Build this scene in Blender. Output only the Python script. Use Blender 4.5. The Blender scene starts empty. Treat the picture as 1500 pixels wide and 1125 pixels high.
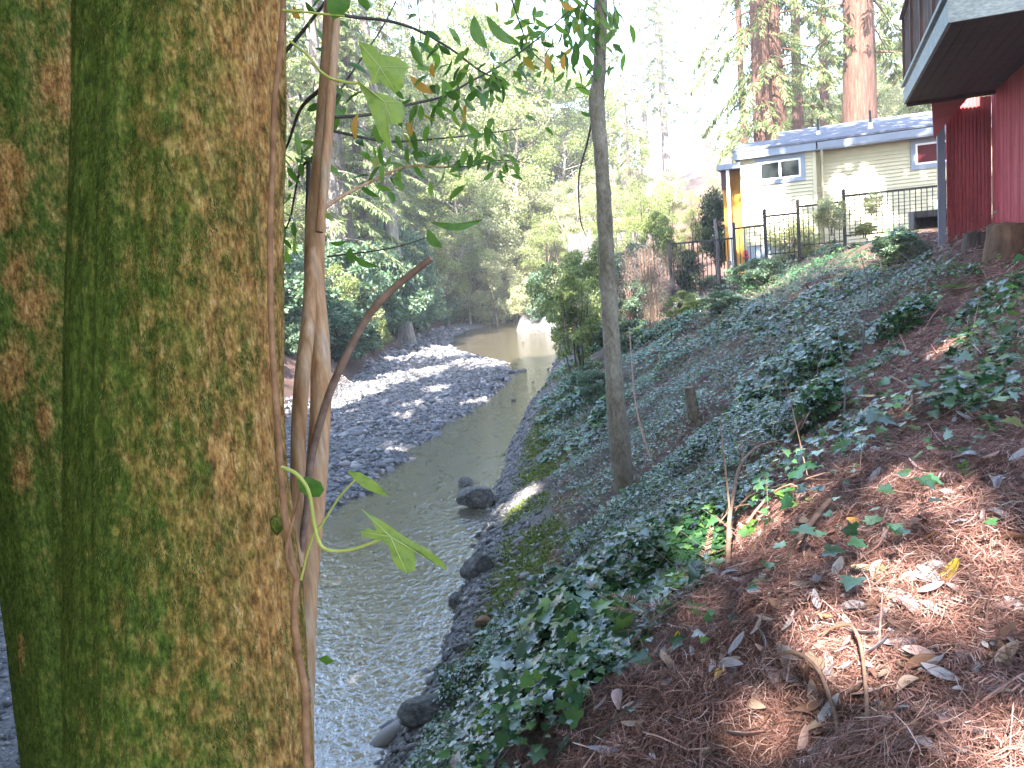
import bpy, math, random
import numpy as np
from mathutils import Matrix, Vector
rng = np.random.default_rng(7); random.seed(7)
sc = bpy.context.scene; col = sc.collection
rad = math.radians
# ------------------------------------------------------------------ camera (photo pixel -> ray helper)
FOC = 1190.; PIT = rad(8.2); ROL = rad(5.2); CAM = np.array([0, 0, 4.0])
Fw = np.array([0, math.cos(PIT), -math.sin(PIT)]); U0 = np.array([0, math.sin(PIT), math.cos(PIT)]); R0 = np.array([1., 0, 0])
Rt = math.cos(ROL)*R0 - math.sin(ROL)*U0; Up = math.sin(ROL)*R0 + math.cos(ROL)*U0
def ray(x, y): return Fw + (x-750)/FOC*Rt - (y-562.5)/FOC*Up
def D(x, y, d): return CAM + d*ray(x, y)
def PL(x, y, p0, n):
    q = ray(x, y); return CAM + q*(np.dot(np.asarray(p0)-CAM, n)/np.dot(q, n))
def proj(w):
    v = np.asarray(w) - CAM; dep = v@Fw
    return 750+FOC*(v@Rt)/dep, 562.5-FOC*(v@Up)/dep, dep
cam = bpy.data.cameras.new('camera'); cam.sensor_width = 36; cam.lens = FOC/1500*36; cam.clip_end = 1000; cam.clip_start = .05
co = bpy.data.objects.new('camera', cam); col.objects.link(co)
M = Matrix([[Rt[i], Up[i], -Fw[i], CAM[i]] for i in range(3)] + [[0, 0, 0, 1]]); co.matrix_world = M
sc.camera = co
# ------------------------------------------------------------------ light
SUN_AZ, SUN_EL = rad(201), rad(43)
S = np.array([math.sin(SUN_AZ)*math.cos(SUN_EL), math.cos(SUN_AZ)*math.cos(SUN_EL), math.sin(SUN_EL)])
w = bpy.data.worlds.new('World'); sc.world = w; w.use_nodes = True
nt = w.node_tree; sky = nt.nodes.new('ShaderNodeTexSky'); sky.sky_type = 'NISHITA'; sky.sun_disc = False
sky.sun_elevation = SUN_EL; sky.sun_rotation = SUN_AZ
nt.links.new(sky.outputs[0], nt.nodes['Background'].inputs[0]); nt.nodes['Background'].inputs[1].default_value = .15
sl = bpy.data.lights.new('sun', 'SUN'); sl.energy = 5; sl.angle = rad(.5); sl.color = (1, .93, .84)
so = bpy.data.objects.new('sun', sl); col.objects.link(so); so.rotation_euler = Vector(-S).to_track_quat('-Z', 'Y').to_euler()
sc.view_settings.view_transform = 'Standard'; sc.view_settings.look = 'None'; sc.view_settings.gamma = 1; sc.view_settings.exposure = 3.2
# ------------------------------------------------------------------ noise and terrain
def hsh(i, j, s):
    n = (i*374761393 + j*668265263 + s*974634541) & 0x7fffffff
    n = ((n ^ (n >> 13))*1274126177) & 0x7fffffff
    return ((n ^ (n >> 16)) & 0xffff)/65535.
def vn(x, y, f, s=0):
    x = np.asarray(x, float)*f + 1000; y = np.asarray(y, float)*f + 1000
    i = np.floor(x).astype(np.int64); j = np.floor(y).astype(np.int64); u = x-i; v = y-j
    u = u*u*(3-2*u); v = v*v*(3-2*v)
    return (hsh(i, j, s)*(1-u)+hsh(i+1, j, s)*u)*(1-v) + (hsh(i, j+1, s)*(1-u)+hsh(i+1, j+1, s)*u)*v
def sst(a, b, x): t = np.clip((np.asarray(x, float)-a)/(b-a), 0, 1); return t*t*(3-2*t)
YR = [-60, 0, 3, 6.66, 8.14, 9.33, 11.47, 15.25, 20.5, 24.54, 32.8, 41.4, 47, 51, 56, 60, 90]
XR = [-9, -2.5, -1.98, -1.32, -1.06, -.88, -.71, -.36, .26, 1.01, 2.07, 2.7, 2.6, .6, 1.2, 2.6, 0]
YL = [-60, 0, 5, 9, 13.2, 14.1, 16.7, 18.1, 23.3, 28.3, 31, 34, 38.7, 43, 50, 56, 60, 90]
XL = [-15, -4.9, -4.3, -3.9, -3.45, -3.25, -2.89, -2.47, -1.25, -.23, .04, -.3, -1.83, -3.2, -3.6, -2.5, 0, -5]
YT = [-60, 0, 6.3, 10.6, 25.8, 32, 49.5, 60, 90]; XT = [-14, -8, -7.4, -7.4, -5.6, -5.8, -5.2, -3, -8]
DG = np.array([0, .15, .3, .6, 1, 1.5, 2, 2.5, 3, 4, 5, 6, 8, 10, 14, 20, 40, 400])
ST = [(-60, [0, .2, .5, .9, 1.45, 2.05, 2.35, 2.55, 2.75, 3.05, 3.3, 3.5, 3.8, 4.0, 4.3, 4.8, 8, 45]),
      (.5, [0, .2, .5, .9, 1.45, 2.05, 2.35, 2.55, 2.75, 3.05, 3.3, 3.5, 3.8, 4.0, 4.3, 4.8, 8, 45]),
      (3, [0, .2, .35, .55, 1.0, 1.75, 2.33, 2.6, 2.82, 3.08, 3.3, 3.5, 3.8, 4.0, 4.3, 4.8, 8, 45]),
      (6, [0, .2, .28, .38, .6, 1.15, 1.65, 2.0, 2.3, 2.75, 3.1, 3.4, 3.8, 4.0, 4.25, 4.8, 8, 45]),
      (8.7, [0, .2, .26, .35, .5, .85, 1.22, 1.56, 1.88, 2.45, 2.92, 3.35, 3.85, 4.0, 4.2, 4.8, 8, 45]),
      (13, [0, .2, .25, .35, .5, .8, 1.1, 1.4, 1.7, 2.25, 2.75, 3.2, 3.92, 4.1, 4.3, 4.8, 8, 45]),
      (21, [0, .3, .6, .8, 1.0, 1.25, 1.5, 1.75, 2.0, 2.45, 2.6, 2.75, 3.65, 3.9, 4.05, 4.6, 8, 45]),
      (32, [0, .6, 1.1, 1.6, 2.0, 2.3, 2.5, 2.6, 2.65, 2.7, 2.75, 2.8, 3, 3.2, 3.5, 4.5, 8, 45]),
      (70, [0, .3, .6, .9, 1.3, 1.6, 1.8, 2.2, 2.5, 2.9, 3.2, 3.5, 4, 4.6, 5.5, 6.5, 9, 45])]
STY = np.array([s[0] for s in ST]); STZ = np.array([s[1] for s in ST])
EG = [0, 1, 2, 3.5, 6, 12, 40, 400]; EZ = [.38, 1.25, 2.0, 3.0, 3.7, 4.4, 8, 40]
def hgt(x, y, rough=True):
    x = np.asarray(x, float); y = np.asarray(y, float); x, y = np.broadcast_arrays(x, y)
    wob = (vn(y, 3, 1.1, 5)-.5)*.22 + (vn(y, 9, 3., 6)-.5)*.12
    xr = np.interp(y, YR, XR) + wob; xl = np.interp(y, YL, XL) + (vn(y, 1, 1.2, 8)-.5)*.5+(vn(y, 2, 3.7, 9)-.5)*.4
    xt = np.minimum(np.interp(y, YT, XT) + (vn(y, 4, .5, 3)-.5)*.9, xl-.4)
    d = x-xr; k = np.clip(np.searchsorted(STY, y, side='right')-1, 0, len(STY)-2)
    f = np.clip((y-STY[k])/(STY[k+1]-STY[k]), 0, 1); f = f*f*(3-2*f)
    zr = np.zeros(x.shape)
    for i in range(len(STY)-1):
        m = k == i
        if m.any():
            dd = np.clip(d[m], 0, 400)
            zr[m] = np.interp(dd, DG, STZ[i])*(1-f[m]) + np.interp(dd, DG, STZ[i+1])*f[m]
    wch = np.maximum(xr-xl, .3); t = np.clip((x-xl)/wch, 0, 1)
    bed = -.22*np.sin(math.pi*t)**.7 + (vn(x, y, 2.2, 11)-.5)*.12*np.sin(math.pi*t)
    e = xl-x; gw = xl-xt
    grav = .36*np.clip(e/gw, 0, 1)**.6 + (vn(x, y, .8, 12)-.5)*.1*sst(0, 1, e)
    bank = np.interp(np.clip(e-gw, 0, 400), EG, EZ)
    z = np.where(d >= 0, zr, np.where(e <= 0, bed, np.where(e < gw, grav, bank)))
    far = sst(58, 78, y)*2.4 + np.clip(y-74, 0, 400)*.1
    z = np.where((y > 58), np.maximum(z, np.minimum(far*.8-.3, 3)), z)+far
    if rough:
        a = sst(.1, 1.2, d) + sst(.0, 1.5, e-gw)
        z = z + a*((vn(x, y, .7, 1)-.5)*.22 + (vn(x, y, 2.1, 2)-.5)*.1 + (vn(x, y, 6, 4)-.5)*.035)
    return z
def hz(x, y): return float(hgt(np.array([x]), np.array([y]))[0])
def GHs(px, py):
    """first ground hit of the ray through photo pixel"""
    q = ray(px, py); t = np.concatenate([np.arange(1., 12, .02), np.arange(12, 90, .08)])
    p = CAM + t[:, None]*q; m = hgt(p[:, 0], p[:, 1]) > p[:, 2]
    i = int(np.argmax(m)) if m.any() else len(t)-1
    return p[i]
def nrm(x, y, e=.08):
    gx = (hgt(x+e, y)-hgt(x-e, y))/(2*e); gy = (hgt(x, y+e)-hgt(x, y-e))/(2*e)
    n = np.stack([-gx, -gy, np.ones_like(gx)], -1); return n/np.linalg.norm(n, axis=-1, keepdims=True)
# ------------------------------------------------------------------ object helpers
def tag(o, label=None, cat=None, group=None, kind=None):
    for k, v in (('label', label), ('category', cat), ('group', group), ('kind', kind)):
        if v: o[k] = v
    return o
def empty(name, loc, label=None, cat=None, group=None, rz=0):
    o = bpy.data.objects.new(name, None); col.objects.link(o); o.location = loc; o.rotation_euler.z = rz; o.empty_display_size = .1
    return tag(o, label, cat, group)
def link(name, me, m=None, parent=None, label=None, cat=None, group=None, kind=None):
    o = bpy.data.objects.new(name, me); col.objects.link(o)
    if m is not None and not me.materials: me.materials.append(m)
    if parent is not None: o.parent = parent
    return tag(o, label, cat, group, kind)
def amesh(name, V, Fc, smooth=False):
    V = np.asarray(V, np.float32); Fc = np.asarray(Fc, np.int32); me = bpy.data.meshes.new(name)
    me.vertices.add(len(V)); me.vertices.foreach_set('co', V.ravel())
    k = Fc.shape[1]; me.loops.add(Fc.size); me.loops.foreach_set('vertex_index', Fc.ravel())
    me.polygons.add(len(Fc)); me.polygons.foreach_set('loop_start', np.arange(0, Fc.size, k, dtype=np.int32))
    me.polygons.foreach_set('loop_total', np.full(len(Fc), k, np.int32))
    me.update(calc_edges=True)
    if smooth: me.polygons.foreach_set('use_smooth', np.ones(len(Fc), bool))
    return me
class MB:
    def __init__(s): s.v = []; s.f = []; s.sm = []
    def add(s, V, Fs, smooth=False):
        b = len(s.v); s.v += [tuple(map(float, p)) for p in V]
        s.f += [tuple(int(i)+b for i in f) for f in Fs]; s.sm += [smooth]*len(Fs); return s
    def box(s, x0, y0, z0, x1, y1, z1):
        V = [(x0, y0, z0), (x1, y0, z0), (x1, y1, z0), (x0, y1, z0), (x0, y0, z1), (x1, y0, z1), (x1, y1, z1), (x0, y1, z1)]
        return s.add(V, [(0, 3, 2, 1), (4, 5, 6, 7), (0, 1, 5, 4), (1, 2, 6, 5), (2, 3, 7, 6), (3, 0, 4, 7)])
    def tube(s, pts, r, n=8, cap=True):
        V, Fq = tube(pts, r, n); s.add(V, Fq, True)
        if cap: m = len(V); s.add(V[:n], [tuple(range(n))[::-1]]); s.add(V[m-n:], [tuple(range(n))])
        return s
    def poly(s, P, th):
        """extrude a local (x,z) polygon along +y by th: P list of (x,y,z)"""
        n = len(P); V = list(P)+[(p[0], p[1]+th, p[2]) for p in P]
        return s.add(V, [tuple(range(n)), tuple(range(2*n-1, n-1, -1))] + [(i, i+n, (i+1) % n+n, (i+1) % n) for i in range(n)])
    def build(s, name, m, parent=None, **k):
        me = bpy.data.meshes.new(name); me.from_pydata(s.v, [], s.f); me.polygons.foreach_set('use_smooth', s.sm); me.update()
        return link(name, me, m, parent, **k)
def smooth_path(pts, n=6):
    P = np.asarray(pts, float)
    if len(P) < 3: n = 2
    out = []
    Q = np.vstack([2*P[0]-P[1], P, 2*P[-1]-P[-2]])
    for i in range(1, len(Q)-2):
        a, b, c, d = Q[i-1], Q[i], Q[i+1], Q[i+2]
        for t in np.linspace(0, 1, n, endpoint=False):
            out.append(.5*((2*b)+(-a+c)*t+(2*a-5*b+4*c-d)*t*t+(-a+3*b-3*c+d)*t**3))
    out.append(P[-1]); return np.array(out)
def tube(pts, r, n=8):
    P = np.asarray(pts, float); m = len(P); r = np.interp(np.linspace(0, 1, m), np.linspace(0, 1, len(np.atleast_1d(r))), np.atleast_1d(r))
    T = np.gradient(P, axis=0); T /= np.linalg.norm(T, axis=1, keepdims=True)+1e-9
    ref = np.array([0, 0, 1.]) if abs(T[0][2]) < .8 else np.array([1., 0, 0])
    a = np.cross(ref, T[0]); a /= np.linalg.norm(a)+1e-9; V = []
    th = np.linspace(0, 2*math.pi, n, endpoint=False)
    for i in range(m):
        a = a - T[i]*np.dot(a, T[i]); a /= np.linalg.norm(a)+1e-9; b = np.cross(T[i], a)
        V.append(P[i]+r[i]*(np.cos(th)[:, None]*a+np.sin(th)[:, None]*b))
    V = np.vstack(V); Fq = []
    for i in range(m-1):
        for j in range(n):
            k = (j+1) % n; Fq.append((i*n+j, i*n+k, (i+1)*n+k, (i+1)*n+j))
    return V, Fq
def frames(n, yaw=None, tilt=0.):
    """rotation matrices whose z axis follows n (N,3)"""
    N = len(n); n = n + rng.normal(size=(N, 3))*tilt; n = n/np.linalg.norm(n, axis=1, keepdims=True)
    t = rng.normal(size=(N, 3)) if yaw is None else yaw
    x = t - n*(t*n).sum(1)[:, None]; x /= np.linalg.norm(x, axis=1, keepdims=True)+1e-9
    y = np.cross(n, x); return np.stack([x, y, n], -1)
def inst(T, TF, pos, R, s):
    T = np.asarray(T, float); TF = np.asarray(TF); s = np.asarray(s, float)
    if s.ndim == 1: s = s[:, None]
    V = np.einsum('nij,nkj->nki', R, T[None]*s[:, None, :]) + np.asarray(pos)[:, None]
    Fc = TF[None] + (np.arange(len(pos))*len(T))[:, None, None]
    return V.reshape(-1, 3), Fc.reshape(-1, TF.shape[1])
def join(lst):
    V = []; Fc = []; b = 0
    for v, f in lst: V.append(v); Fc.append(np.asarray(f)+b); b += len(v)
    return np.vstack(V), np.vstack(Fc)
# leaf templates: +y is the tip
KITE = np.array([(0, 0, 0), (.5, .45, .08), (0, 1, -.08), (-.5, .45, .08)]); KF = np.array([(0, 1, 2, 3)])
LANCE = np.array([(0, 0, 0), (.32, .25, .05), (.4, .5, .05), (.25, .78, 0), (0, 1, -.1), (-.25, .78, 0), (-.4, .5, .05), (-.32, .25, .05), (0, .25, 0), (0, .5, 0), (0, .78, -.03)])
LF = np.array([(0, 1, 8), (1, 2, 9), (1, 9, 8), (2, 3, 10), (2, 10, 9), (3, 4, 10), (0, 8, 7), (7, 8, 9), (7, 9, 6), (6, 9, 10), (6, 10, 5), (5, 10, 4)])
IV = [(0, 0), (.28, -.1), (.52, .06), (.33, .28), (.5, .55), (.24, .55), (0, 1), (-.24, .55), (-.5, .55), (-.33, .28), (-.52, .06), (-.28, -.1)]
IVY = np.array([(x, y, .12*abs(x)-.1*y*y) for x, y in IV]+[(0, .3, -.02)]); IVF = np.array([(i, (i+1) % 12, 12) for i in range(12)])
# ------------------------------------------------------------------ materials
def newmat(name):
    m = bpy.data.materials.new(name); m.use_nodes = True; nt = m.node_tree; return m, nt, nt.nodes['Principled BSDF']
def ramp(nt, fac, stops):
    r = nt.nodes.new('ShaderNodeValToRGB'); nt.links.new(fac, r.inputs[0]); e = r.color_ramp.elements
    while len(e) < len(stops): e.new(.5)
    for q, (p, c) in zip(e, stops): q.position = p; q.color = (*c, 1)
    return r.outputs[0]
def noise(nt, scale, detail=5, stretch=None, rough=.6, coord='Object', dist=0.):
    tc = nt.nodes.new('ShaderNodeTexCoord'); out = tc.outputs[coord]
    if stretch:
        mp = nt.nodes.new('ShaderNodeMapping'); mp.inputs['Scale'].default_value = stretch; nt.links.new(out, mp.inputs[0]); out = mp.outputs[0]
    n = nt.nodes.new('ShaderNodeTexNoise'); n.inputs['Scale'].default_value = scale; n.inputs['Detail'].default_value = detail
    n.inputs['Roughness'].default_value = rough; n.inputs['Distortion'].default_value = dist; nt.links.new(out, n.inputs[0]); return n.outputs[0]
def mixc(nt, fac, a, b, mode='MIX'):
    m = nt.nodes.new('ShaderNodeMix'); m.data_type = 'RGBA'; m.blend_type = mode
    for s, v in ((m.inputs[0], fac), (m.inputs[6], a), (m.inputs[7], b)):
        if hasattr(v, 'is_output'): nt.links.new(v, s)
        elif isinstance(v, (int, float)): s.default_value = v
        else: s.default_value = (*v, 1)
    return m.outputs[2]
def bump(nt, h, b, strength=.5, dist=.02):
    n = nt.nodes.new('ShaderNodeBump'); n.inputs['Strength'].default_value = strength; n.inputs['Distance'].default_value = dist
    nt.links.new(h, n.inputs['Height']); nt.links.new(n.outputs[0], b.inputs['Normal']); return n
def nmat(name, stops, scale=4, rough=.85, stretch=None, bs=.4, bd=.02, bscale=None, detail=6, spec=.3, fine=None):
    m, nt, b = newmat(name); n = noise(nt, scale, detail, stretch)
    c = ramp(nt, n, stops)
    if fine:
        f = noise(nt, fine, 3, stretch); c = mixc(nt, .55, c, ramp(nt, f, [(.3, (.35, .35, .35)), (.7, (1.25, 1.25, 1.25))]), 'MULTIPLY')
    nt.links.new(c, b.inputs['Base Color']); b.inputs['Roughness'].default_value = rough; b.inputs['Specular IOR Level'].default_value = spec
    bump(nt, noise(nt, bscale or scale*3, 5, stretch), b, bs, bd); return m
def leafmat(name, stops, rough=.45, trans=.35, spec=.4, tcol=1.3, vary=None):
    m, nt, b = newmat(name); g = nt.nodes.new('ShaderNodeNewGeometry'); c = ramp(nt, g.outputs['Random Per Island'], stops)
    if vary: c = mixc(nt, 1., c, ramp(nt, noise(nt, vary, 5, None, .65), [(.3, (.55, .6, .5)), (.5, (1, 1, 1)), (.72, (1.25, 1.15, .9))]), 'MULTIPLY')
    nt.links.new(c, b.inputs['Base Color']); b.inputs['Roughness'].default_value = rough; b.inputs['Specular IOR Level'].default_value = spec
    if trans > 0:
        t = nt.nodes.new('ShaderNodeBsdfTranslucent'); nt.links.new(mixc(nt, 1., c, (tcol, tcol, tcol*.6), 'MULTIPLY'), t.inputs[0])
        mx = nt.nodes.new('ShaderNodeMixShader'); mx.inputs[0].default_value = trans
        nt.links.new(b.outputs[0], mx.inputs[1]); nt.links.new(t.outputs[0], mx.inputs[2]); nt.links.new(mx.outputs[0], nt.nodes['Material Output'].inputs[0])
    return m
def plain(name, c, rough=.6, var=.25, scale=6, spec=.4, bs=.15, stretch=None):
    a = tuple(x*(1-var) for x in c); b2 = tuple(min(1, x*(1+var)) for x in c)
    return nmat(name, [(.3, a), (.7, b2)], scale, rough, stretch, bs, .004, None, 5, spec)
m_bark_red = nmat('redwood_bark', [(.2, (.03, .016, .012)), (.5, (.115, .06, .044)), (.8, (.22, .13, .1))], 3, .9, (5, 5, .5), 1, .08, 6)
m_bark_gray = nmat('grey_bark', [(.25, (.06, .05, .045)), (.55, (.2, .175, .155)), (.8, (.34, .3, .27))], 3, .9, (4, 4, .6), .8, .04, 7)
m_bark_dark = nmat('dark_bark', [(.25, (.03, .025, .022)), (.7, (.13, .1, .08))], 3, .9, (4, 4, .6), .8, .04, 7)
m_slim = nmat('smooth_grey_brown_bark', [(.25, (.07, .058, .03)), (.45, (.17, .14, .1)), (.62, (.23, .2, .15)), (.8, (.34, .3, .25))], 5, .85, (1, 1, .45), .7, .008, 26, fine=40)
m_sap = nmat('peeling_sapling_bark', [(.25, (.24, .11, .045)), (.45, (.42, .22, .1)), (.6, (.48, .3, .17)), (.8, (.52, .42, .32))], 26, .8, (1, 1, .12), .6, .004, 60, fine=80)
m_twig = nmat('twig_bark', [(.3, (.12, .07, .045)), (.7, (.3, .19, .14))], 20, .85, None, .5, .004, 60)
m_twig_dk = nmat('dark_twig_bark', [(.3, (.035, .03, .025)), (.7, (.1, .08, .065))], 20, .85, None, .5, .004, 60)
m_conifer = leafmat('redwood_foliage', [(0, (.08, .125, .05)), (.5, (.14, .19, .08)), (.85, (.22, .26, .12)), (1, (.3, .26, .15))], .5, .4)
m_broad = leafmat('broadleaf_foliage', [(0, (.1, .14, .05)), (.5, (.19, .24, .09)), (.9, (.3, .34, .15)), (1, (.4, .35, .19))], .45, .45)
m_pale = leafmat('pale_grey_green_foliage', [(0, (.18, .21, .12)), (.6, (.33, .36, .22)), (1, (.45, .41, .3))], .45, .45)
m_shrub = leafmat('blue_green_shrub_foliage', [(0, (.06, .11, .075)), (.6, (.11, .18, .115)), (1, (.2, .26, .15))], .35, .3)
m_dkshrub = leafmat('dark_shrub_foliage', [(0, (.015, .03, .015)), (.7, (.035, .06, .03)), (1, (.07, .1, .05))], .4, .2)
m_brush = leafmat('dead_brush', [(0, (.06, .047, .04)), (.6, (.14, .11, .095)), (1, (.24, .19, .165))], .8, .1)
m_ivy = leafmat('ivy_leaf', [(0, (.012, .045, .018)), (.5, (.027, .085, .032)), (.85, (.055, .135, .042)), (1, (.13, .24, .05))], .22, .2, 1.)
m_bay = leafmat('bay_leaf', [(0, (.04, .1, .02)), (.5, (.08, .17, .03)), (.9, (.15, .26, .05)), (.95, (.15, .26, .05)), (1, (.4, .27, .04))], .4, .5, .5, 1.7)
m_lime = leafmat('young_ivy_leaf', [(0, (.2, .3, .06)), (1, (.27, .37, .09))], .45, .45, .4, 1.4, 34)
m_limedk = leafmat('green_ivy_leaf', [(0, (.05, .13, .02)), (1, (.09, .2, .035))], .45, .4, .4, 1.4, 40)
m_stem_lime = plain('lime_stem', (.34, .36, .07), .5)
m_needle = leafmat('needle_litter', [(0, (.065, .035, .028)), (.4, (.19, .088, .07)), (.7, (.3, .15, .12)), (.92, (.42, .26, .22)), (1, (.54, .42, .38))], .75, 0, .3)
# ground sheet: colour zones are real ground covers (soil, litter, gravel, moss)
m_ground, gnt, gb = newmat('ground_soil')
def attr(nt, name):
    a = nt.nodes.new('ShaderNodeAttribute'); a.attribute_name = name; s = nt.nodes.new('ShaderNodeSeparateColor'); nt.links.new(a.outputs[0], s.inputs[0]); return s.outputs
zo = attr(gnt, 'zone'); g1 = noise(gnt, 5, 8); g2 = noise(gnt, 40, 4)
soil = ramp(gnt, g1, [(.3, (.045, .033, .026)), (.55, (.1, .07, .055)), (.8, (.17, .125, .1))])
lit = ramp(gnt, g2, [(.3, (.05, .026, .02)), (.55, (.125, .06, .045)), (.8, (.22, .12, .09))])
grv = ramp(gnt, g2, [(.3, (.05, .05, .055)), (.55, (.15, .15, .155)), (.8, (.26, .25, .25))])
mos = ramp(gnt, g2, [(.3, (.05, .075, .012)), (.6, (.11, .15, .03)), (.85, (.2, .22, .06))])
c = mixc(gnt, zo[0], soil, lit); c = mixc(gnt, zo[1], c, grv); c = mixc(gnt, zo[2], c, mos)
gnt.links.new(c, gb.inputs['Base Color']); gb.inputs['Roughness'].default_value = .9; gb.inputs['Specular IOR Level'].default_value = .25
bump(gnt, g2, gb, .8, .03)
m_stone = leafmat('gravel_stone', [(0, (.04, .042, .046)), (.4, (.1, .1, .108)), (.75, (.175, .17, .172)), (.93, (.28, .26, .25)), (1, (.2, .14, .1))], .7, 0, .4)
m_stone_dk = leafmat('wet_shore_stone', [(0, (.045, .043, .042)), (.5, (.11, .105, .102)), (.9, (.2, .19, .18)), (1, (.32, .3, .27))], .6, 0, .4)
m_rock = nmat('creek_rock', [(.3, (.025, .025, .025)), (.5, (.085, .083, .078)), (.72, (.22, .21, .19))], 5, .7, None, .8, .02, 22)
m_rock_ochre = nmat('ochre_rock', [(.3, (.16, .09, .05)), (.7, (.33, .2, .12))], 9, .75, None, .7, .01, 30)
m_moss = leafmat('bank_moss', [(0, (.05, .08, .012)), (.6, (.12, .16, .03)), (1, (.24, .26, .07))], .8, .2, .2)
# water: fresnel mirror over a tinted clear body
m_water = bpy.data.materials.new('creek_water'); m_water.use_nodes = True; wn = m_water.node_tree; wn.nodes.clear()
out = wn.nodes.new('ShaderNodeOutputMaterial'); tr = wn.nodes.new('ShaderNodeBsdfTransparent'); tr.inputs[0].default_value = (.66, .58, .38, 1)
gl = wn.nodes.new('ShaderNodeBsdfGlossy'); gl.inputs['Roughness'].default_value = .03
df = wn.nodes.new('ShaderNodeBsdfDiffuse'); df.inputs[0].default_value = (.42, .36, .25, 1)
m1 = wn.nodes.new('ShaderNodeMixShader'); m1.inputs[0].default_value = .2; wn.links.new(tr.outputs[0], m1.inputs[1]); wn.links.new(df.outputs[0], m1.inputs[2])
fr = wn.nodes.new('ShaderNodeFresnel'); fr.inputs[0].default_value = 2.7
mx = wn.nodes.new('ShaderNodeMixShader'); wn.links.new(fr.outputs[0], mx.inputs[0]); wn.links.new(m1.outputs[0], mx.inputs[1]); wn.links.new(gl.outputs[0], mx.inputs[2]); wn.links.new(mx.outputs[0], out.inputs[0])
wb = wn.nodes.new('ShaderNodeBump'); wb.inputs['Strength'].default_value = .9; wb.inputs['Distance'].default_value = .045
wh = mixc(wn, .45, noise(wn, 3.2, 4, (1, .75, 1), .6, dist=.8), noise(wn, 12, 3, (1, .7, 1), .55, dist=.5))
wn.links.new(wh, wb.inputs['Height'])
for q in (gl, fr): wn.links.new(wb.outputs[0], q.inputs['Normal'])
# ------------------------------------------------------------------ sheets: ground and water
def grid_axis(parts): return np.unique(np.concatenate([np.arange(a, b, s) for a, b, s in parts]))
gx = grid_axis([(-260, -40, 20), (-40, -9, 1.2), (-9, -4, .35), (-4, 5, .09), (5, 12, .3), (12, 40, 1.4), (40, 261, 20)])
gy = grid_axis([(-60, -3, 3), (-3, .5, .3), (.5, 14, .09), (14, 34, .22), (34, 62, .5), (62, 110, 2), (110, 320, 15)])
X, Y = np.meshgrid(gx, gy); Z = hgt(X, Y); nx, ny = len(gx), len(gy)
V = np.stack([X.ravel(), Y.ravel(), Z.ravel()], 1); ii = (np.arange(ny-1)[:, None]*nx + np.arange(nx-1)[None]).ravel()
me = amesh('ground', V, np.stack([ii, ii+1, ii+nx+1, ii+nx], 1), True)
def zone(x, y):
    xr = np.interp(y, YR, XR); xl = np.interp(y, YL, XL); xt = np.interp(y, YT, XT); d = x-xr
    litter = sst(1.6, 3, d)*(1-sst(9, 13, y)) + .6*sst(2, 5, d)*sst(9, 13, y) + .5*(x < xt)
    gravel = (y < 60)*np.where(d < 0, np.where(x > xt, 1., 0), 1-sst(.3, 1.6, d+(vn(x, y, 1.5, 21)-.5)))
    mo = sst(.28, .55, vn(x, y, 1.1, 33))*sst(.3, .6, d)*(1-sst(1.2, 1.9, d))*sst(5, 7, y)*(1-sst(26, 32, y))
    return litter, gravel, mo
zc = zone(V[:, 0], V[:, 1]); at = me.color_attributes.new('zone', 'FLOAT_COLOR', 'POINT')
at.data.foreach_set('color', np.stack([np.clip(q, 0, 1) for q in zc]+[np.ones(len(V))], 1).astype(np.float32).ravel())
link('ground', me, m_ground, kind='structure')
wy = np.arange(-20, 62, .5); wx0 = np.interp(wy, YL, XL)-.9; wx1 = np.interp(wy, YR, XR)+.3
V = np.vstack([np.stack([wx0+(wx1-wx0)*t, wy, np.zeros_like(wy)], 1) for t in np.linspace(0, 1, 5)]); n = len(wy)
Fq = [(k*n+i, (k+1)*n+i, (k+1)*n+i+1, k*n+i+1) for k in range(4) for i in range(n-1)]
link('creek_water', amesh('creek_water', V, Fq, True), m_water, kind='structure')

# ------------------------------------------------------------------ masks traced on the photo (ground covers)
def inpoly(px, py, P):
    P = np.asarray(P, float); r = np.zeros(len(px), bool); j = len(P)-1
    for i in range(len(P)):
        a, b = P[i], P[j]; c = ((a[1] > py) != (b[1] > py)) & (px < (b[0]-a[0])*(py-a[1])/(b[1]-a[1]+1e-9)+a[0]); r ^= c; j = i
    return r
IVYP = [(585, 1180), (600, 1060), (650, 990), (715, 925), (790, 880), (815, 800), (845, 740), (800, 640), (815, 560), (900, 520), (960, 490), (1000, 470), (1080, 420), (1200, 385), (1330, 362), (1430, 392), (1390, 440), (1310, 480), (1260, 550), (1190, 630), (1120, 680), (1080, 750), (1010, 850), (940, 940), (870, 1030), (800, 1180)]
IVYP2 = [(1415, 470), (1510, 430), (1510, 610), (1440, 640), (1385, 590)]
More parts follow.
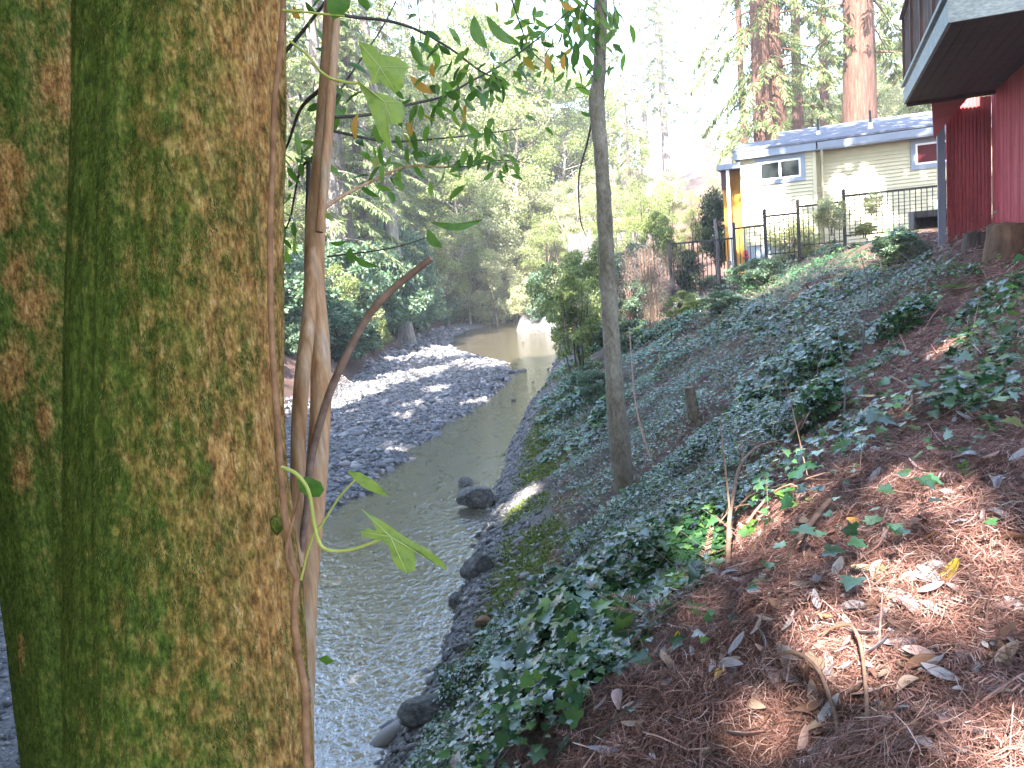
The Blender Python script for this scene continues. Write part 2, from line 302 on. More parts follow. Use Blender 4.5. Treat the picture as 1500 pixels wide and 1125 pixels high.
# gravel bar and shelf stones
def scatter(n, x0, x1, y0, y1): return rng.uniform(x0, x1, n), rng.uniform(y0, y1, n)
a = rng.uniform(0, 2*math.pi, 14)
ST_V = []; 
for la, n in ((-90, 1), (-25, 5), (30, 5), (90, 1)):
    for k in range(n):
        t = 2*math.pi*(k+(.5 if la > 0 else 0))/n; ST_V.append((math.cos(rad(la))*math.cos(t), math.cos(rad(la))*math.sin(t), math.sin(rad(la))))
ST_F = [(0, 1+(k+1) % 5, 1+k) for k in range(5)] + [q for k in range(5) for q in ((1+k, 1+(k+1) % 5, 6+k), (1+(k+1) % 5, 6+(k+1) % 5, 6+k))] + [(11, 6+k, 6+(k+1) % 5) for k in range(5)]
ST_V = np.array(ST_V); ST_F = np.array(ST_F)
def stones(x, y, size, flat=.4, sink=.25):
    n = len(x); z = hgt(x, y); s = np.stack([size*rng.uniform(.75, 1.5, n), size*rng.uniform(.6, 1., n), size*flat*rng.uniform(.6, 1.5, n)], 1)
    R = frames(nrm(x, y), None, .22)
    V, Fc = inst(ST_V, ST_F, np.stack([x, y, z+s[:, 2]*(1-sink)*.6], 1), R, s)
    V += rng.normal(size=V.shape)*np.repeat(size, len(ST_V))[:, None]*.09; return V, Fc
parts = []
n = 80000; y = 5.5+rng.power(1.25, n)*32; x = rng.uniform(-9, 1, n)
xl = np.interp(y, YL, XL); xt = np.interp(y, YT, XT); m = (x < xl+.1+(vn(y, 1, 1.2, 8)-.5)*.5+(vn(y, 2, 3.7, 9)-.5)*.4+rng.exponential(.1, n)) & (x > xt-.3); x, y = x[m], y[m]
sz = rng.lognormal(math.log(.0225), .5, len(x))*(.7+.9*vn(x, y, .9, 77))*(1+.012*y); parts.append(stones(x, y, np.clip(sz, .02, .2)))
y = rng.uniform(34, 55, 5000); x = rng.uniform(-6.5, 2.5, 5000); xl = np.interp(y, YL, XL); xt = np.interp(y, YT, XT); m = (x < xl+.1) & (x > xt-.3)
parts.append(stones(x[m], y[m], rng.lognormal(math.log(.09), .4, m.sum())))
V, Fc = join(parts); link('gravel_bar', amesh('gravel_bar', V, Fc), m_stone, label='grey bar of small flat river stones beside the creek', cat='gravel', kind='stuff')
y = 4.5+rng.power(1.0, 15000)*22; d = rng.exponential(.5, 15000)-.22; x = np.interp(y, YR, XR)+d; m = d < 1.7; x, y, d = x[m], y[m], d[m]
V, Fc = stones(x, y, np.clip(rng.lognormal(math.log(.019), .5, len(x)), .008, .09), .45); link('shelf_stones', amesh('shelf_stones', V, Fc), m_stone_dk, label='loose dark stones along the right water edge', cat='stones', kind='stuff')
y = rng.uniform(4, 34, 900); xl = np.interp(y, YL, XL); xr = np.interp(y, YR, XR); x = xl+(xr-xl)*rng.beta(.7, .9, 900); V, Fc = stones(x, y, np.clip(rng.lognormal(math.log(.06), .45, 900), .03, .16), .5)
link('creek_bed_stones', amesh('creek_bed_stones', V, Fc), m_stone, label='stones lying on the shallow creek bed', cat='stones', kind='stuff')
# moss cushions on the shelf: short upright tufts
y = rng.uniform(5.5, 27, 90000); d = rng.uniform(.3, 1.75, 90000); x = np.interp(y, YR, XR)+d; m = rng.random(len(x)) < zone(x, y)[2]*np.clip(14/y, .25, 1)*.9; x, y = x[m], y[m]; n = len(x)
V, Fc = inst(KITE*[.5, 1, 1], KF, np.stack([x, y, hgt(x, y)-.004], 1), frames(rng.normal(size=(n, 3))+[0, -.6, .2], np.tile([1., 0, 0], (n, 1))+rng.normal(size=(n, 3))*.8), rng.uniform(.02, .045, n)*(1+.03*y))
link('moss', amesh('moss', V, Fc), m_moss, label='yellow green moss on the stony shelf above the water', cat='moss', kind='stuff')
# ivy cover
def ivy_ok(x, y, z):
    px, py, dep = proj(np.stack([x, y, z], 1)); fr = (px > -60) & (px < 1560) & (py < 1180)
    px2 = px+(vn(x, y, 1.7, 51)-.5)*90; py2 = py+(vn(x, y, 1.9, 52)-.5)*70
    p = np.where(inpoly(px2, py2, IVYP), 1., np.where(inpoly(px2, py2, IVYP2), .2, .012)); p = np.where(inpoly(px, py, [(1060, 600), (1230, 560), (1320, 640), (1200, 760), (1050, 800)]) & (p < .5), .05, p)
    d = x-np.interp(y, YR, XR); return np.where(fr, p, .5*((d > 1.4) & (d < 3.5)))*(d > .45)
parts = []
for n, y0, y1, dens in ((190000, 2.2, 9, 1.), (130000, 9, 24, 1.), (14000, 22, 36, 1.)):
    y = rng.uniform(y0, y1, n); x = np.interp(y, YR, XR)+rng.uniform(.4, 6.5 if y1 < 10 else 9, n); z = hgt(x, y)
    cl = .45+.9*sst(.25, .65, vn(x, y, 1.3, 41))*(.5+.5*sst(.2, .6, vn(x, y, 4, 42)))
    m = rng.random(n) < ivy_ok(x, y, z)*cl*dens; x, y, z = x[m], y[m], z[m]; k = len(x)
    lift = (.03+.24*sst(.3, .8, vn(x, y, 1.8, 43)))*rng.uniform(.1, 1.1, k)**.7
    nn = nrm(x, y)*.55+np.array([-.15, -.2, .9]); px, py, dep = proj(np.stack([x, y, z], 1))
    s = rng.lognormal(math.log(.034), .36, k).clip(.016, .072)*(.75+.9*sst(.45, .8, vn(x, y, .9, 47)))*(1+.012*y); s = np.where(py > 930, s*1.2, s)
    parts.append(inst(IVY*[.95, 1, 1], IVF, np.stack([x, y, z+lift], 1), frames(nn, None, .42), s))
V, Fc = join(parts); link('ivy_cover', amesh('ivy_cover', V, Fc, True), m_ivy, label='dark glossy ivy spreading down the right bank', cat='ivy', kind='stuff')
# brown stems under the ivy and litter: thin wiry strands
def strands(x, y, L, wd, lift, seg=3, curl=.5, flatn=.25):
    n = len(x); z = hgt(x, y); nn = nrm(x, y); t = rng.normal(size=(n, 3)); t -= nn*(t*nn).sum(1)[:, None]; t /= np.linalg.norm(t, axis=1, keepdims=True)
    t = t+nn*rng.normal(size=(n, 1))*flatn; b = np.cross(nn, t); k = rng.normal(size=(n, 1))*curl; V = []
    p0 = np.stack([x, y, z], 1)+nn*lift[:, None]
    for i in range(seg+1):
        q = (i/seg-.5); c = p0+(t*q+b*k*(q*q-.08)+nn*rng.normal(size=(n, 1))*.06)*L[:, None]
        wv = (b*.8+nn*.4)*(wd*(1-.5*abs(q)*2))[:, None]; V += [c-wv, c+wv]
    V = np.stack(V, 1); f = np.array([(2*i, 2*i+1, 2*i+3, 2*i+2) for i in range(seg)])
    return V.reshape(-1, 3), (f[None]+(np.arange(n)*(2*seg+2))[:, None, None]).reshape(-1, 4)
def litter_ok(x, y):
    z = hgt(x, y); px, py, dep = proj(np.stack([x, y, z], 1)); px2 = px+(vn(x, y, 3, 61)-.5)*60
    iv = inpoly(px2, py, IVYP); d = x-np.interp(y, YR, XR)
    return (px > 500) & (px < 1600) & (py < 1250) & (py > 300) & (dep > .8) & (d > 1.2) & (~iv | (rng.random(len(x)) < .15))
parts = []
for n, r0, r1, L0, L1, W in ((1500, 1.5, 5, .15, .45, .0024), (1200, 5, 10, .2, .6, .004), (170000, 1.3, 4.2, .03, .11, .0011), (110000, 4.2, 9, .05, .16, .0022), (26000, 9, 16, .09, .25, .005)):
    th = rng.uniform(-.35, .95, n); rr = np.sqrt(rng.uniform(r0*r0, r1*r1, n)); x = rr*np.sin(th); y = rr*np.cos(th); m = litter_ok(x, y); x, y = x[m], y[m]; k = len(x)
    hgtf = .012+.035*vn(x, y, 7, 66)+.05*sst(.55, .9, vn(x, y, 2.5, 67))
    parts.append(strands(x, y, rng.uniform(L0, L1, k), rng.uniform(.6, 1.6, k)*W, hgtf*rng.uniform(.1, 1.1, k)))
# dead redwood sprays: a midrib with two rows of short needles
n = 2600; th = rng.uniform(-.3, .95, n); rr = np.sqrt(rng.uniform(1.6, 60, n)); x = rr*np.sin(th); y = rr*np.cos(th); m = litter_ok(x, y); x, y = x[m], y[m]; k = len(x)
SPV = [(-.006, 0, 0), (.006, 0, 0), (.003, 1, .04), (-.003, 1, .04)]; SPF = [(0, 1, 2, 3)]
for i in range(13):
    q = .08+i*.068
    for sg in (-1, 1):
        b = len(SPV); SPV += [(0, q-.012, .01), (0, q+.012, .01), (sg*.15*(1-.6*q), q+.1, -.02+.03*(i % 2)), (sg*.14*(1-.6*q), q+.075, -.01)]; SPF.append((b, b+1, b+2, b+3))
parts.append(inst(SPV, SPF, np.stack([x, y, hgt(x, y)+rng.uniform(.015, .06, k)], 1), frames(nrm(x, y), None, .25), rng.uniform(.1, .2, k)))
V, Fc = join(parts); link('needle_litter', amesh('needle_litter', V, Fc), m_needle, label='reddish brown redwood needles and twigs covering the near slope', cat='leaf litter', kind='stuff')
n = 16000; th = rng.uniform(-.35, .95, n); rr = np.sqrt(rng.uniform(1.6, 90, n)); x = rr*np.sin(th); y = rr*np.cos(th); m = litter_ok(x, y); x, y = x[m], y[m]; k = len(x)
V, Fc = inst(LANCE*[.7, 1, 1], LF, np.stack([x, y, hgt(x, y)+rng.uniform(.003, .03, k)], 1), frames(nrm(x, y), None, .4), rng.uniform(.008, .034, k))
link('leaf_crumbs', amesh('leaf_crumbs', V, Fc), leafmat('leaf_crumb', [(0, (.1, .06, .045)), (.5, (.22, .14, .11)), (.85, (.34, .27, .26)), (1, (.48, .44, .44))], .7, .1, .3), label='small crumbled leaf fragments mixed into the needle litter', cat='leaf litter', kind='stuff')
# thin bare stems standing in the ivy
n = 9000; y = rng.uniform(2.4, 22, n); x = np.interp(y, YR, XR)+rng.uniform(1, 8, n); z = hgt(x, y); m = rng.random(n) < ivy_ok(x, y, z)*.9; x, y = x[m], y[m]; k = len(x)
V, Fc = strands(x, y, rng.uniform(.2, .8, k), .0012+.00022*y, rng.uniform(.02, .16, k), 4, .8, .5)
link('ivy_stems', amesh('ivy_stems', V, Fc), m_brush, label='thin dry stems tangled through the bank ivy', cat='stems', kind='stuff')
n = 60000; y = rng.uniform(5, 23, n); x = np.interp(y, YR, XR)+rng.uniform(1.2, 9, n); z = hgt(x, y); m = rng.random(n) < (ivy_ok(x, y, z) > .1)*sst(.55, .8, vn(x, y, .55, 71))*sst(.3, .7, vn(x, y, 2.5, 72)); x, y, z = x[m], y[m], z[m]; k = len(x)
V, Fc = inst(KITE*[.45, 1, 1], KF, np.stack([x, y, z+.04+.32*rng.random(k)**.7*sst(.5, .8, vn(x, y, 1.7, 73))], 1), frames(np.tile([-.1, -.3, .8], (k, 1)), None, .5), rng.uniform(.025, .06, k)*(1+.01*y))
link('undergrowth', amesh('undergrowth', V, Fc), leafmat('undergrowth_leaf', [(0, (.06, .11, .05)), (.7, (.12, .19, .08)), (1, (.22, .26, .13))], .45, .3), label='lighter green weedy undergrowth poking through the ivy', cat='undergrowth', kind='stuff')
# fallen leaves: individuals, copies of a few curled leaf shapes
def leafmesh(name, curl, fold, wid):
    V = []; n = 9
    for i in range(n):
        t = i/(n-1); wv = wid*math.sin(math.pi*min(1, t*.93+.05))**.8; z = curl*(t-.5)**2*4-curl*.4
        V += [(-wv, t-.5, z+fold*wv), (0, t-.5, z), (wv, t-.5, z+fold*wv*.7)]
    Fq = [f for i in range(n-1) for f in ((3*i, 3*i+1, 3*i+4, 3*i+3), (3*i+1, 3*i+2, 3*i+5, 3*i+4))]
    return amesh(name, V, Fq, True)
def flm(name, c): return nmat(name, [(.3, tuple(q*.7 for q in c)), (.6, c), (.8, tuple(min(1, q*1.25) for q in c))], 14, .6, (1, .4, 1), .3, .01, 60)
KINDS = [('grey', (.34, .31, .33), 'dry grey bay leaf'), ('tan', (.38, .27, .2), 'dry tan bay leaf'), ('brown', (.2, .11, .075), 'curled brown bay leaf'), ('pinkish', (.42, .29, .27), 'faded pinkish bay leaf')]
lm = {k: [leafmesh('fallen_leaf', *q) for q in ((.06, .3, .17), (.16, .5, .16), (-.1, .9, .19))] for k, _, _ in KINDS}
for k, c, _ in KINDS:
    mm = flm('fallen_leaf_'+k, c)
    for q in lm[k]: q.materials.append(mm)
def put_leaf(me, p, s, label, group, up=.012, tilt=.3):
    o = link('fallen_leaf', me, None, None, label, 'leaf', group)
    R = frames(nrm(np.array([p[0]]), np.array([p[1]])), None, tilt)[0]
    o.matrix_world = Matrix.LocRotScale(Vector((p[0], p[1], p[2]+up)), Matrix(R.tolist()).to_quaternion(), Vector((s, s, s))); return o
cnt = 0
while cnt < 270:
    px, py = rng.uniform(880, 1500), rng.uniform(640, 1125)
    if rng.random() < .3: px, py = rng.uniform(1150, 1500), rng.uniform(440, 720)
    if inpoly(np.array([px]), np.array([py]), IVYP)[0]: continue
    p = GHs(px, py); kd = KINDS[rng.choice(4, p=[.36, .26, .22, .16])]
    put_leaf(lm[kd[0]][rng.integers(3)], p, rng.uniform(.045, .1), kd[2]+' lying on the brown needle litter', kd[2].split()[1]+' leaves fallen on the needle litter', rng.uniform(.02, .05), .35); cnt += 1
SPEC = [((1390, 858), .1, (.52, .36, .05), 'largest yellow leaf with a pale tip, standing up from the litter'), ((1357, 805), .085, (.45, .25, .1), 'orange tan leaf upright among needles right of the brush'), ((1363, 864), .06, (.36, .46, .38), 'pale mint green leaf touching the big yellow leaf'),
        ((1055, 1003), .075, (.62, .36, .02), 'orange yellow leaf at the low edge of the litter'), ((993, 955), .065, (.66, .46, .03), 'small bright yellow leaf near the ivy edge'), ((1252, 778), .06, (.48, .27, .06), 'amber leaf under the arched twigs'), ((1208, 922), .06, (.5, .33, .1), 'ochre leaf beside a grey leaf in mid litter'),
        ((1262, 945), .09, (.5, .46, .46), 'broad whitish leaf lying flat in mid litter'), ((1283, 968), .1, (.42, .4, .42), 'grey white folded leaf near the arched twig'), ((1318, 962), .1, (.45, .43, .45), 'long silvery leaf pointing uphill'), ((1255, 1030), .13, (.4, .27, .2), 'large crumpled tan leaf beside the arched twig'), ((1215, 1062), .11, (.45, .45, .5), 'long blue grey leaf pointing left near the bottom'), ((1095, 1095), .12, (.42, .36, .36), 'wide pale leaf at the bottom edge'), ((1315, 1100), .11, (.45, .3, .22), 'long tan leaf near the bottom edge by the bright patch'), ((1228, 848), .08, (.5, .42, .36), 'cream coloured leaf above the litter centre'), ((1265, 850), .07, (.62, .5, .3), 'pale buff leaf next to a cream leaf'), ((1290, 860), .09, (.2, .13, .05), 'dark olive brown curled leaf in mid slope')]
for (px, py), s, c, lb in SPEC:
    me = leafmesh('fallen_leaf', .12, .5, .2); me.materials.append(flm('fallen_leaf_single', c)); put_leaf(me, GHs(px, py), s, lb, None, .04, .5)
# ------------------------------------------------------------------ rocks
def rock(px, py, wpx, asp, label, m=None, name='creek_rock', hr=.55, z=None, sub=4, seed=1):
    p = GHs(px, py); 
    if z is not None:
        q = ray(px, py); p = CAM+q*((z-4)/q[2])
    dep = (p-CAM)@Fw; s = wpx/FOC*dep/2; bm = __import__('bmesh').new(); __import__('bmesh').ops.create_icosphere(bm, subdivisions=sub, radius=1)
    r2 = np.random.default_rng(seed); pl = r2.normal(size=(11, 3)); pl /= np.linalg.norm(pl, axis=1, keepdims=True); dd = r2.uniform(.42, .85, 11)
    for v in bm.verts:
        c = np.array(v.co)
        for a, b in zip(pl, dd):
            e = c@a-b
            if e > 0: c -= a*e*.92
        v.co = c*(1+.12*(vn(c[0]+5, c[1]+c[2]*.7, 3, seed)-.5)+.08*(vn(c[0]+5+c[2], c[1]-c[2]*.7, 9, seed)-.5))
    me = bpy.data.meshes.new(name); bm.to_mesh(me); bm.free(); me.polygons.foreach_set('use_smooth', [True]*len(me.polygons))
    o = link(name, me, m or m_rock, None, label, 'rock'); o.location = (p[0], p[1], p[2]+s*hr*.35); o.scale = (s, s*asp, s*hr); o.rotation_euler.z = r2.uniform(-.4, .4); return o
rock(697, 738, 56, .8, 'large wet dark boulder lying in the creek near the right shore', hr=.85, z=.04, seed=4)
rock(682, 710, 22, .9, 'small dark rock just beyond the large boulder in the creek', hr=.85, z=0., seed=9)
rock(702, 838, 62, 1.0, 'dark angular boulder at the right water edge below the boulder in midstream', hr=.75, seed=21)
rock(625, 1050, 84, .8, 'broad grey boulder half under the ivy at the lower right shore', hr=.55, seed=33)
rock(713, 915, 34, .8, 'ochre brown stone on the mossy shelf', m_rock_ochre, 'shore_rock', .7, seed=12)
rock(775, 878, 44, .7, 'tan flat stone high on the shelf by the long stick', m_rock_ochre, 'shore_rock', .6, seed=13)
rock(768, 892, 36, .9, 'bluish grey stone beside the tan flat stone', None, 'shore_rock', .7, seed=14)
rock(730, 903, 30, .8, 'grey rounded stone above the ochre stone', None, 'shore_rock', .5, seed=15)
rock(755, 918, 30, .8, 'small grey stone right of the ochre stone', None, 'shore_rock', .55, seed=16)
rock(680, 950, 40, .8, 'dark stone on the muddy edge below the ochre stone', None, 'shore_rock', .5, seed=17)
rock(795, 850, 40, .8, 'flat grey slab at the top of the mossy shelf', None, 'shore_rock', .3, seed=18)
rock(672, 885, 30, 1, 'dark clod of eroded bank overhanging the water', None, 'shore_rock', .9, seed=19)
rock(706, 497, 16, .6, 'pale sunlit rock at the far pool edge', plain('pale_rock', (.42, .4, .36), .8), 'shore_rock', .4, seed=22)
rock(717, 490, 18, .6, 'grey far rock at the pool edge behind the pale rock', None, 'shore_rock', .4, seed=23)
rock(789, 490, 34, .8, 'dark root clump at the far right end of the pool', None, 'root_clump', .8, seed=24)
for i, (px, py, wv) in enumerate(((752, 587, 12), (768, 543, 11), (803, 541, 6), (780, 560, 6), (803, 567, 16), (766, 501, 5), (745, 655, 0), (612, 1068, 0))):
    if wv: rock(px, py, wv, .8, ['dark rock breaking the surface by the gravel point', 'flat dark rock at the head of the riffle', 'tiny rock near the right bank riffle', 'tiny dark rock in mid riffle', 'dark rock close to the right bank below the stump roots', 'small dark rock in the sunny far pool'][i], None, 'creek_rock', .5, z=.0, sub=2, seed=40+i)
# ------------------------------------------------------------------ fallen sticks traced on the slope
def stick(pts, wpx, label, m, lift=(.03,), name='fallen_branch', twigs=0, taper=.45):
    lf = np.interp(np.linspace(0, 1, len(pts)), np.linspace(0, 1, len(lift)), lift)
    P = np.array([GHs(*q)+[0, 0, l] for q, l in zip(pts, lf)]); P = smooth_path(P, 5); dep = np.median((P-CAM)@Fw); r = wpx/FOC*dep/2*.72
    P += np.cumsum(rng.normal(size=P.shape)*r*.35, 0)*.5
    b = MB().tube(P, np.linspace(r, r*taper, len(P)), 7)
    for i in range(twigs):
        k = rng.integers(2, len(P)-1); d = rng.normal(size=3)*.5+[0, 0, .35]; L = rng.uniform(.12, .35); q = [P[k], P[k]+d*L*.5, P[k]+d*L+[0, 0, -.05*L]]; b.tube(smooth_path(q, 4), np.array([r*.5, r*.2]), 5)
    return b.build(name, m, None, label=label, cat='branch')
stick([(790, 925), (830, 888), (870, 850), (905, 823)], 6, 'long dark straight stick leaning from the shelf into the ivy', m_twig_dk, (.03, .12), taper=.8)
stick([(1000, 705), (1040, 668), (1078, 640), (1098, 610), (1112, 572)], 6, 'grey curved stick rising out of the ivy', m_twig, (.05, .1, .25), twigs=3)
stick([(1068, 835), (1078, 785), (1098, 735), (1135, 700), (1165, 685)], 8, 'thick reddish branch arching at the edge of the litter mound', m_twig, (.02, .16, .24, .22, .1), twigs=4)
stick([(1140, 690), (1165, 660), (1190, 628), (1205, 610)], 7, 'reddish branch continuing uphill from the arched branch', m_twig, (.12, .18), twigs=3)
stick([(1110, 640), (1150, 590), (1200, 605), (1245, 608)], 5, 'thin horizontal stick across the middle of the slope', m_twig, (.06, .1), twigs=2)
stick([(1180, 950), (1225, 948), (1255, 975), (1270, 1040), (1272, 1125)], 8, 'long grey brown twig arching down to the bottom edge', m_twig, (.01, .06, .1, .06, .03), taper=.9)
stick([(1105, 982), (1160, 985), (1200, 1020), (1228, 1080), (1232, 1150)], 9, 'second arching twig left of the long grey brown twig', m_twig, (.01, .06, .08, .05, .02), taper=.9)
stick([(1170, 812), (1195, 780), (1220, 757)], 13, 'short thick barkless stick on the litter mound', m_twig, (.05, .07), taper=.8)
stick([(1000, 885), (1080, 862), (1150, 840), (1160, 832)], 5, 'dark thin stick on the upper edge of the litter', m_twig_dk, (.04, .07), taper=.6)
stick([(1095, 800), (1130, 770), (1160, 765), (1200, 742), (1215, 728)], 6, 'pinkish twig looping over the sunlit mound', m_twig, (.1, .16, .1), twigs=3)
stick([(1100, 985), (1150, 950), (1200, 945)], 4, 'thin brown twig running into the arching twig', m_twig, (.02, .05))
stick([(1200, 725), (1260, 705), (1330, 670), (1380, 620)], 5, 'brown stick running uphill through the litter', m_twig, (.02, .06), twigs=2)
stick([(1305, 560), (1330, 575), (1335, 600), (1325, 615)], 7, 'short pale bent stick lying on the upper litter', m_twig, (.04,))
stick([(1185, 425), (1180, 440)], 5, 'pale snapped stem standing in the ivy', m_twig, (0, .3), taper=.9)
stick([(870, 1040), (905, 985), (960, 930), (1010, 905)], 4, 'thin brown twig along the ivy edge at the bottom', m_twig, (.04, .08), twigs=2)
stick([(860, 1110), (900, 1085), (950, 1068)], 8, 'dark branch stub poking from the ivy at the bottom', m_twig_dk, (.03, .1), taper=.6)
stick([(1050, 1110), (1110, 1010), (1150, 900)], 4, 'very thin straight twig crossing the lower litter', m_twig_dk, (.03, .06))
stick([(1395, 925), (1440, 905), (1500, 885)], 4, 'thin twig near the right edge of the litter', m_twig, (.03, .05))
stick([(1260, 545), (1268, 510), (1272, 480), (1262, 450)], 4, 'thin dark upright stem at the top of the litter', m_twig_dk, (0, .25, .5, .75))
stick([(1230, 660), (1240, 600), (1225, 540)], 4, 'slim upright stem between ivy and litter', m_twig_dk, (0, .25, .5))
stick([(1030, 690), (1090, 700), (1170, 735), (1240, 750)], 4, 'thin pale twig across the brush pile', m_twig, (.08, .12), twigs=2)
stick([(960, 690), (935, 640), (928, 560)], 6, 'bare sapling stem right of the slim trunk', m_twig, (0, .5, 1.1), twigs=3)
for i, (px, py) in enumerate(((1075, 790), (1100, 770), (1120, 745), (1060, 735), (1145, 800))):
    stick([(px-45, py+25), (px, py), (px+50, py-28)], 4, ['lowest brown brush stick at the mound edge', 'brown brush stick in the sun beside the green sprig', 'brown brush stick behind the green sprig', 'dark brush stick at the left of the pile', 'brown brush stick on top of the mound'][i], m_twig, (.05, .14, .08), twigs=4)

# ------------------------------------------------------------------ vegetation generators (meshes shared by copies)
def branch_path(p0, az, L, up, droop, n=7):
    t = np.linspace(0, 1, n); dx, dy = math.cos(az), math.sin(az)
    return np.stack([p0[0]+dx*L*t, p0[1]+dy*L*t, p0[2]+L*(up*t-droop*t*t)], 1)
def conifer(H, r, cb, R, nb, dens, leaf=.26, seed=0, droop=.55, lw=.22, stub=True):
    r2 = np.random.default_rng(seed); tb = MB(); n = 22; zz = np.linspace(0, 1, n)**1.3*H
    lean = r2.normal(size=2)*.01*H
    path = np.stack([lean[0]*(zz/H)**2+.04*np.sin(zz*.7+seed), lean[1]*(zz/H)**2, zz], 1)
    rr = r*(1-.92*zz/H)*(1+.5*np.exp(-zz/(1.2*r+.3))); V, Fq = tube(path, rr, 16)
    V = np.asarray(V); ang = np.arctan2(V[:, 1]-np.repeat(path[:, 1], 16), V[:, 0]-np.repeat(path[:, 0], 16))
    V[:, :2] += (np.stack([np.cos(ang), np.sin(ang)], 1)*((vn(ang*2+9, V[:, 2]*.25, 1.3, seed)-.5)*r*.35)[:, None]); tb.add(V, Fq, True)
    pos = []; dirs = []; nor = []
    for i in range(nb):
        z = cb+(H*.99-cb)*(i+r2.random())/nb; f = (z-cb)/(H-cb); L = R*(1-f)**.65*r2.uniform(.55, 1.1)*(.55+.45*min(1, f*5+.3)); az = i*2.4+r2.normal()*.5
        c = np.array([np.interp(z, zz, path[:, 0]), np.interp(z, zz, path[:, 1]), z]); bp = branch_path(c, az, L, r2.uniform(.0, .3), droop*r2.uniform(.6, 1.3))
        tb.tube(bp, np.array([.018+.011*L, .006]), 5, False)
        m = max(3, int(L*dens)); t = np.sqrt(r2.uniform(.04, 1, m)); side = np.where(r2.random(m) < .5, -1, 1)
        px = np.stack([np.interp(t, np.linspace(0, 1, 7), bp[:, k]) for k in range(3)], 1); bd = np.gradient(bp, axis=0); bd = np.stack([np.interp(t, np.linspace(0, 1, 7), bd[:, k]) for k in range(3)], 1); bd /= np.linalg.norm(bd, axis=1, keepdims=True)
        lat = np.cross(bd, [0, 0, 1]); lat /= np.linalg.norm(lat, axis=1, keepdims=True)+1e-6
        sl = (.12+.34*(1-t))*min(L, 2.6)*.55*r2.uniform(.5, 1.2, m); sd = bd*.6+lat*side[:, None]*.85+np.array([0, 0, -.25])+r2.normal(size=(m, 3))*.15; sd /= np.linalg.norm(sd, axis=1, keepdims=True)
        for q in (.25, .6, 1.):
            for sg in (-1, 1):
                pos.append(px+sd*(sl*q)[:, None]); d2 = sd+np.cross(sd, [0, 0, 1])*sg*.8*(q < 1)+r2.normal(size=(m, 3))*.2+np.array([0, 0, -.2]); dirs.append(d2); nor.append(np.array([0, 0, 1])+r2.normal(size=(m, 3))*.35)
    pos = np.vstack(pos); dirs = np.vstack(dirs); nor = np.vstack(nor); yv = dirs/np.linalg.norm(dirs, axis=1, keepdims=True)
    nz = nor-yv*(nor*yv).sum(1)[:, None]; nz /= np.linalg.norm(nz, axis=1, keepdims=True); Rm = np.stack([np.cross(yv, nz), yv, nz], -1)
    V, Fc = inst(KITE*[lw, 1, 1], KF, pos, Rm, leaf*r2.uniform(.6, 1.25, len(pos)))
    tme = bpy.data.meshes.new('conifer_trunk'); tme.from_pydata(tb.v, [], tb.f); tme.polygons.foreach_set('use_smooth', [True]*len(tb.f)); return tme, amesh('conifer_crown', V, Fc)
def broad(H, r, cz, R, nc, nl, leaf, seed=0, asp=1., tpl=None, wid=.5, clump=.75, stems=1, hang=.25):
    """trunk(s) with limbs, crown of leaf clumps round the limb ends"""
    r2 = np.random.default_rng(seed); tb = MB(); cl = []
    tops = []
    for s_ in range(stems):
        b0 = r2.normal(size=2)*(.0 if stems == 1 else .12*R); b1 = b0*2.2+r2.normal(size=2)*.08*H
        P = smooth_path([(b0[0], b0[1], -.1), (b0[0]*1.3+r2.normal()*.05*H, b0[1]*1.3, H*.33), (b1[0], b1[1], H*.66), (b1[0]*1.2, b1[1]*1.2, H*.95)], 5)
        tb.tube(P, np.array([r*1.25, r, r*.7, r*.25]), 8); tops.append(P)
    for i in range(nc):
        u = r2.normal(size=3); u /= np.linalg.norm(u); q = r2.uniform(.35, 1)**.6
        c = np.array([u[0]*R*q, u[1]*R*q, cz+u[2]*R*asp*q]); P = tops[i % stems]; k = min(len(P)-1, max(1, int(len(P)*np.clip((c[2]-.25*R)/H, .15, .95))))
        c[:2] += P[k][:2]*.6; mid = (P[k]+c)/2+r2.normal(size=3)*.1*R+[0, 0, .1*R]; bp = smooth_path([P[k], mid, c], 4); tb.tube(bp, np.array([r*.3, r*.06]), 5, False); cl.append(c)
    cl = np.array(cl); idx = r2.integers(0, nc, nl); rad_ = clump*r2.uniform(.5, 1.25, nc)
    g = r2.normal(size=(nl, 3)); g /= np.linalg.norm(g, axis=1, keepdims=True); pos = cl[idx]+g*(rad_[idx]*r2.uniform(.15, 1, nl)**.5)[:, None]*[1.15, 1.15, .7]
    dirs = g*.6+r2.normal(size=(nl, 3))*.6+np.array([0, 0, -hang]); yv = dirs/np.linalg.norm(dirs, axis=1, keepdims=True); nor = np.array([0, 0, 1.])+r2.normal(size=(nl, 3))*.5
    nz = nor-yv*(nor*yv).sum(1)[:, None]; nz /= np.linalg.norm(nz, axis=1, keepdims=True); Rm = np.stack([np.cross(yv, nz), yv, nz], -1)
    V, Fc = inst(KITE*[wid*2, 1, 1] if tpl is None else tpl[0], KF if tpl is None else tpl[1], pos, Rm, leaf*r2.uniform(.6, 1.3, nl))
    tme = bpy.data.meshes.new('tree_trunk'); tme.from_pydata(tb.v, [], tb.f); tme.polygons.foreach_set('use_smooth', [True]*len(tb.f)); return tme, amesh('tree_crown', V, Fc)
def setm(pair, mt, mc): pair[0].materials.append(mt); pair[1].materials.append(mc); return pair
def plant(name, pair, loc, sc_, rz, label, cat, group=None, tn='trunk', cn='crown', tilt=(0, 0)):
    t = empty(name, loc, label, cat, group, rz); t.scale = sc_ if hasattr(sc_, '__len__') else (sc_,)*3; t.rotation_euler.x, t.rotation_euler.y = tilt
    link(tn, pair[0], None, t); link(cn, pair[1], None, t); return t
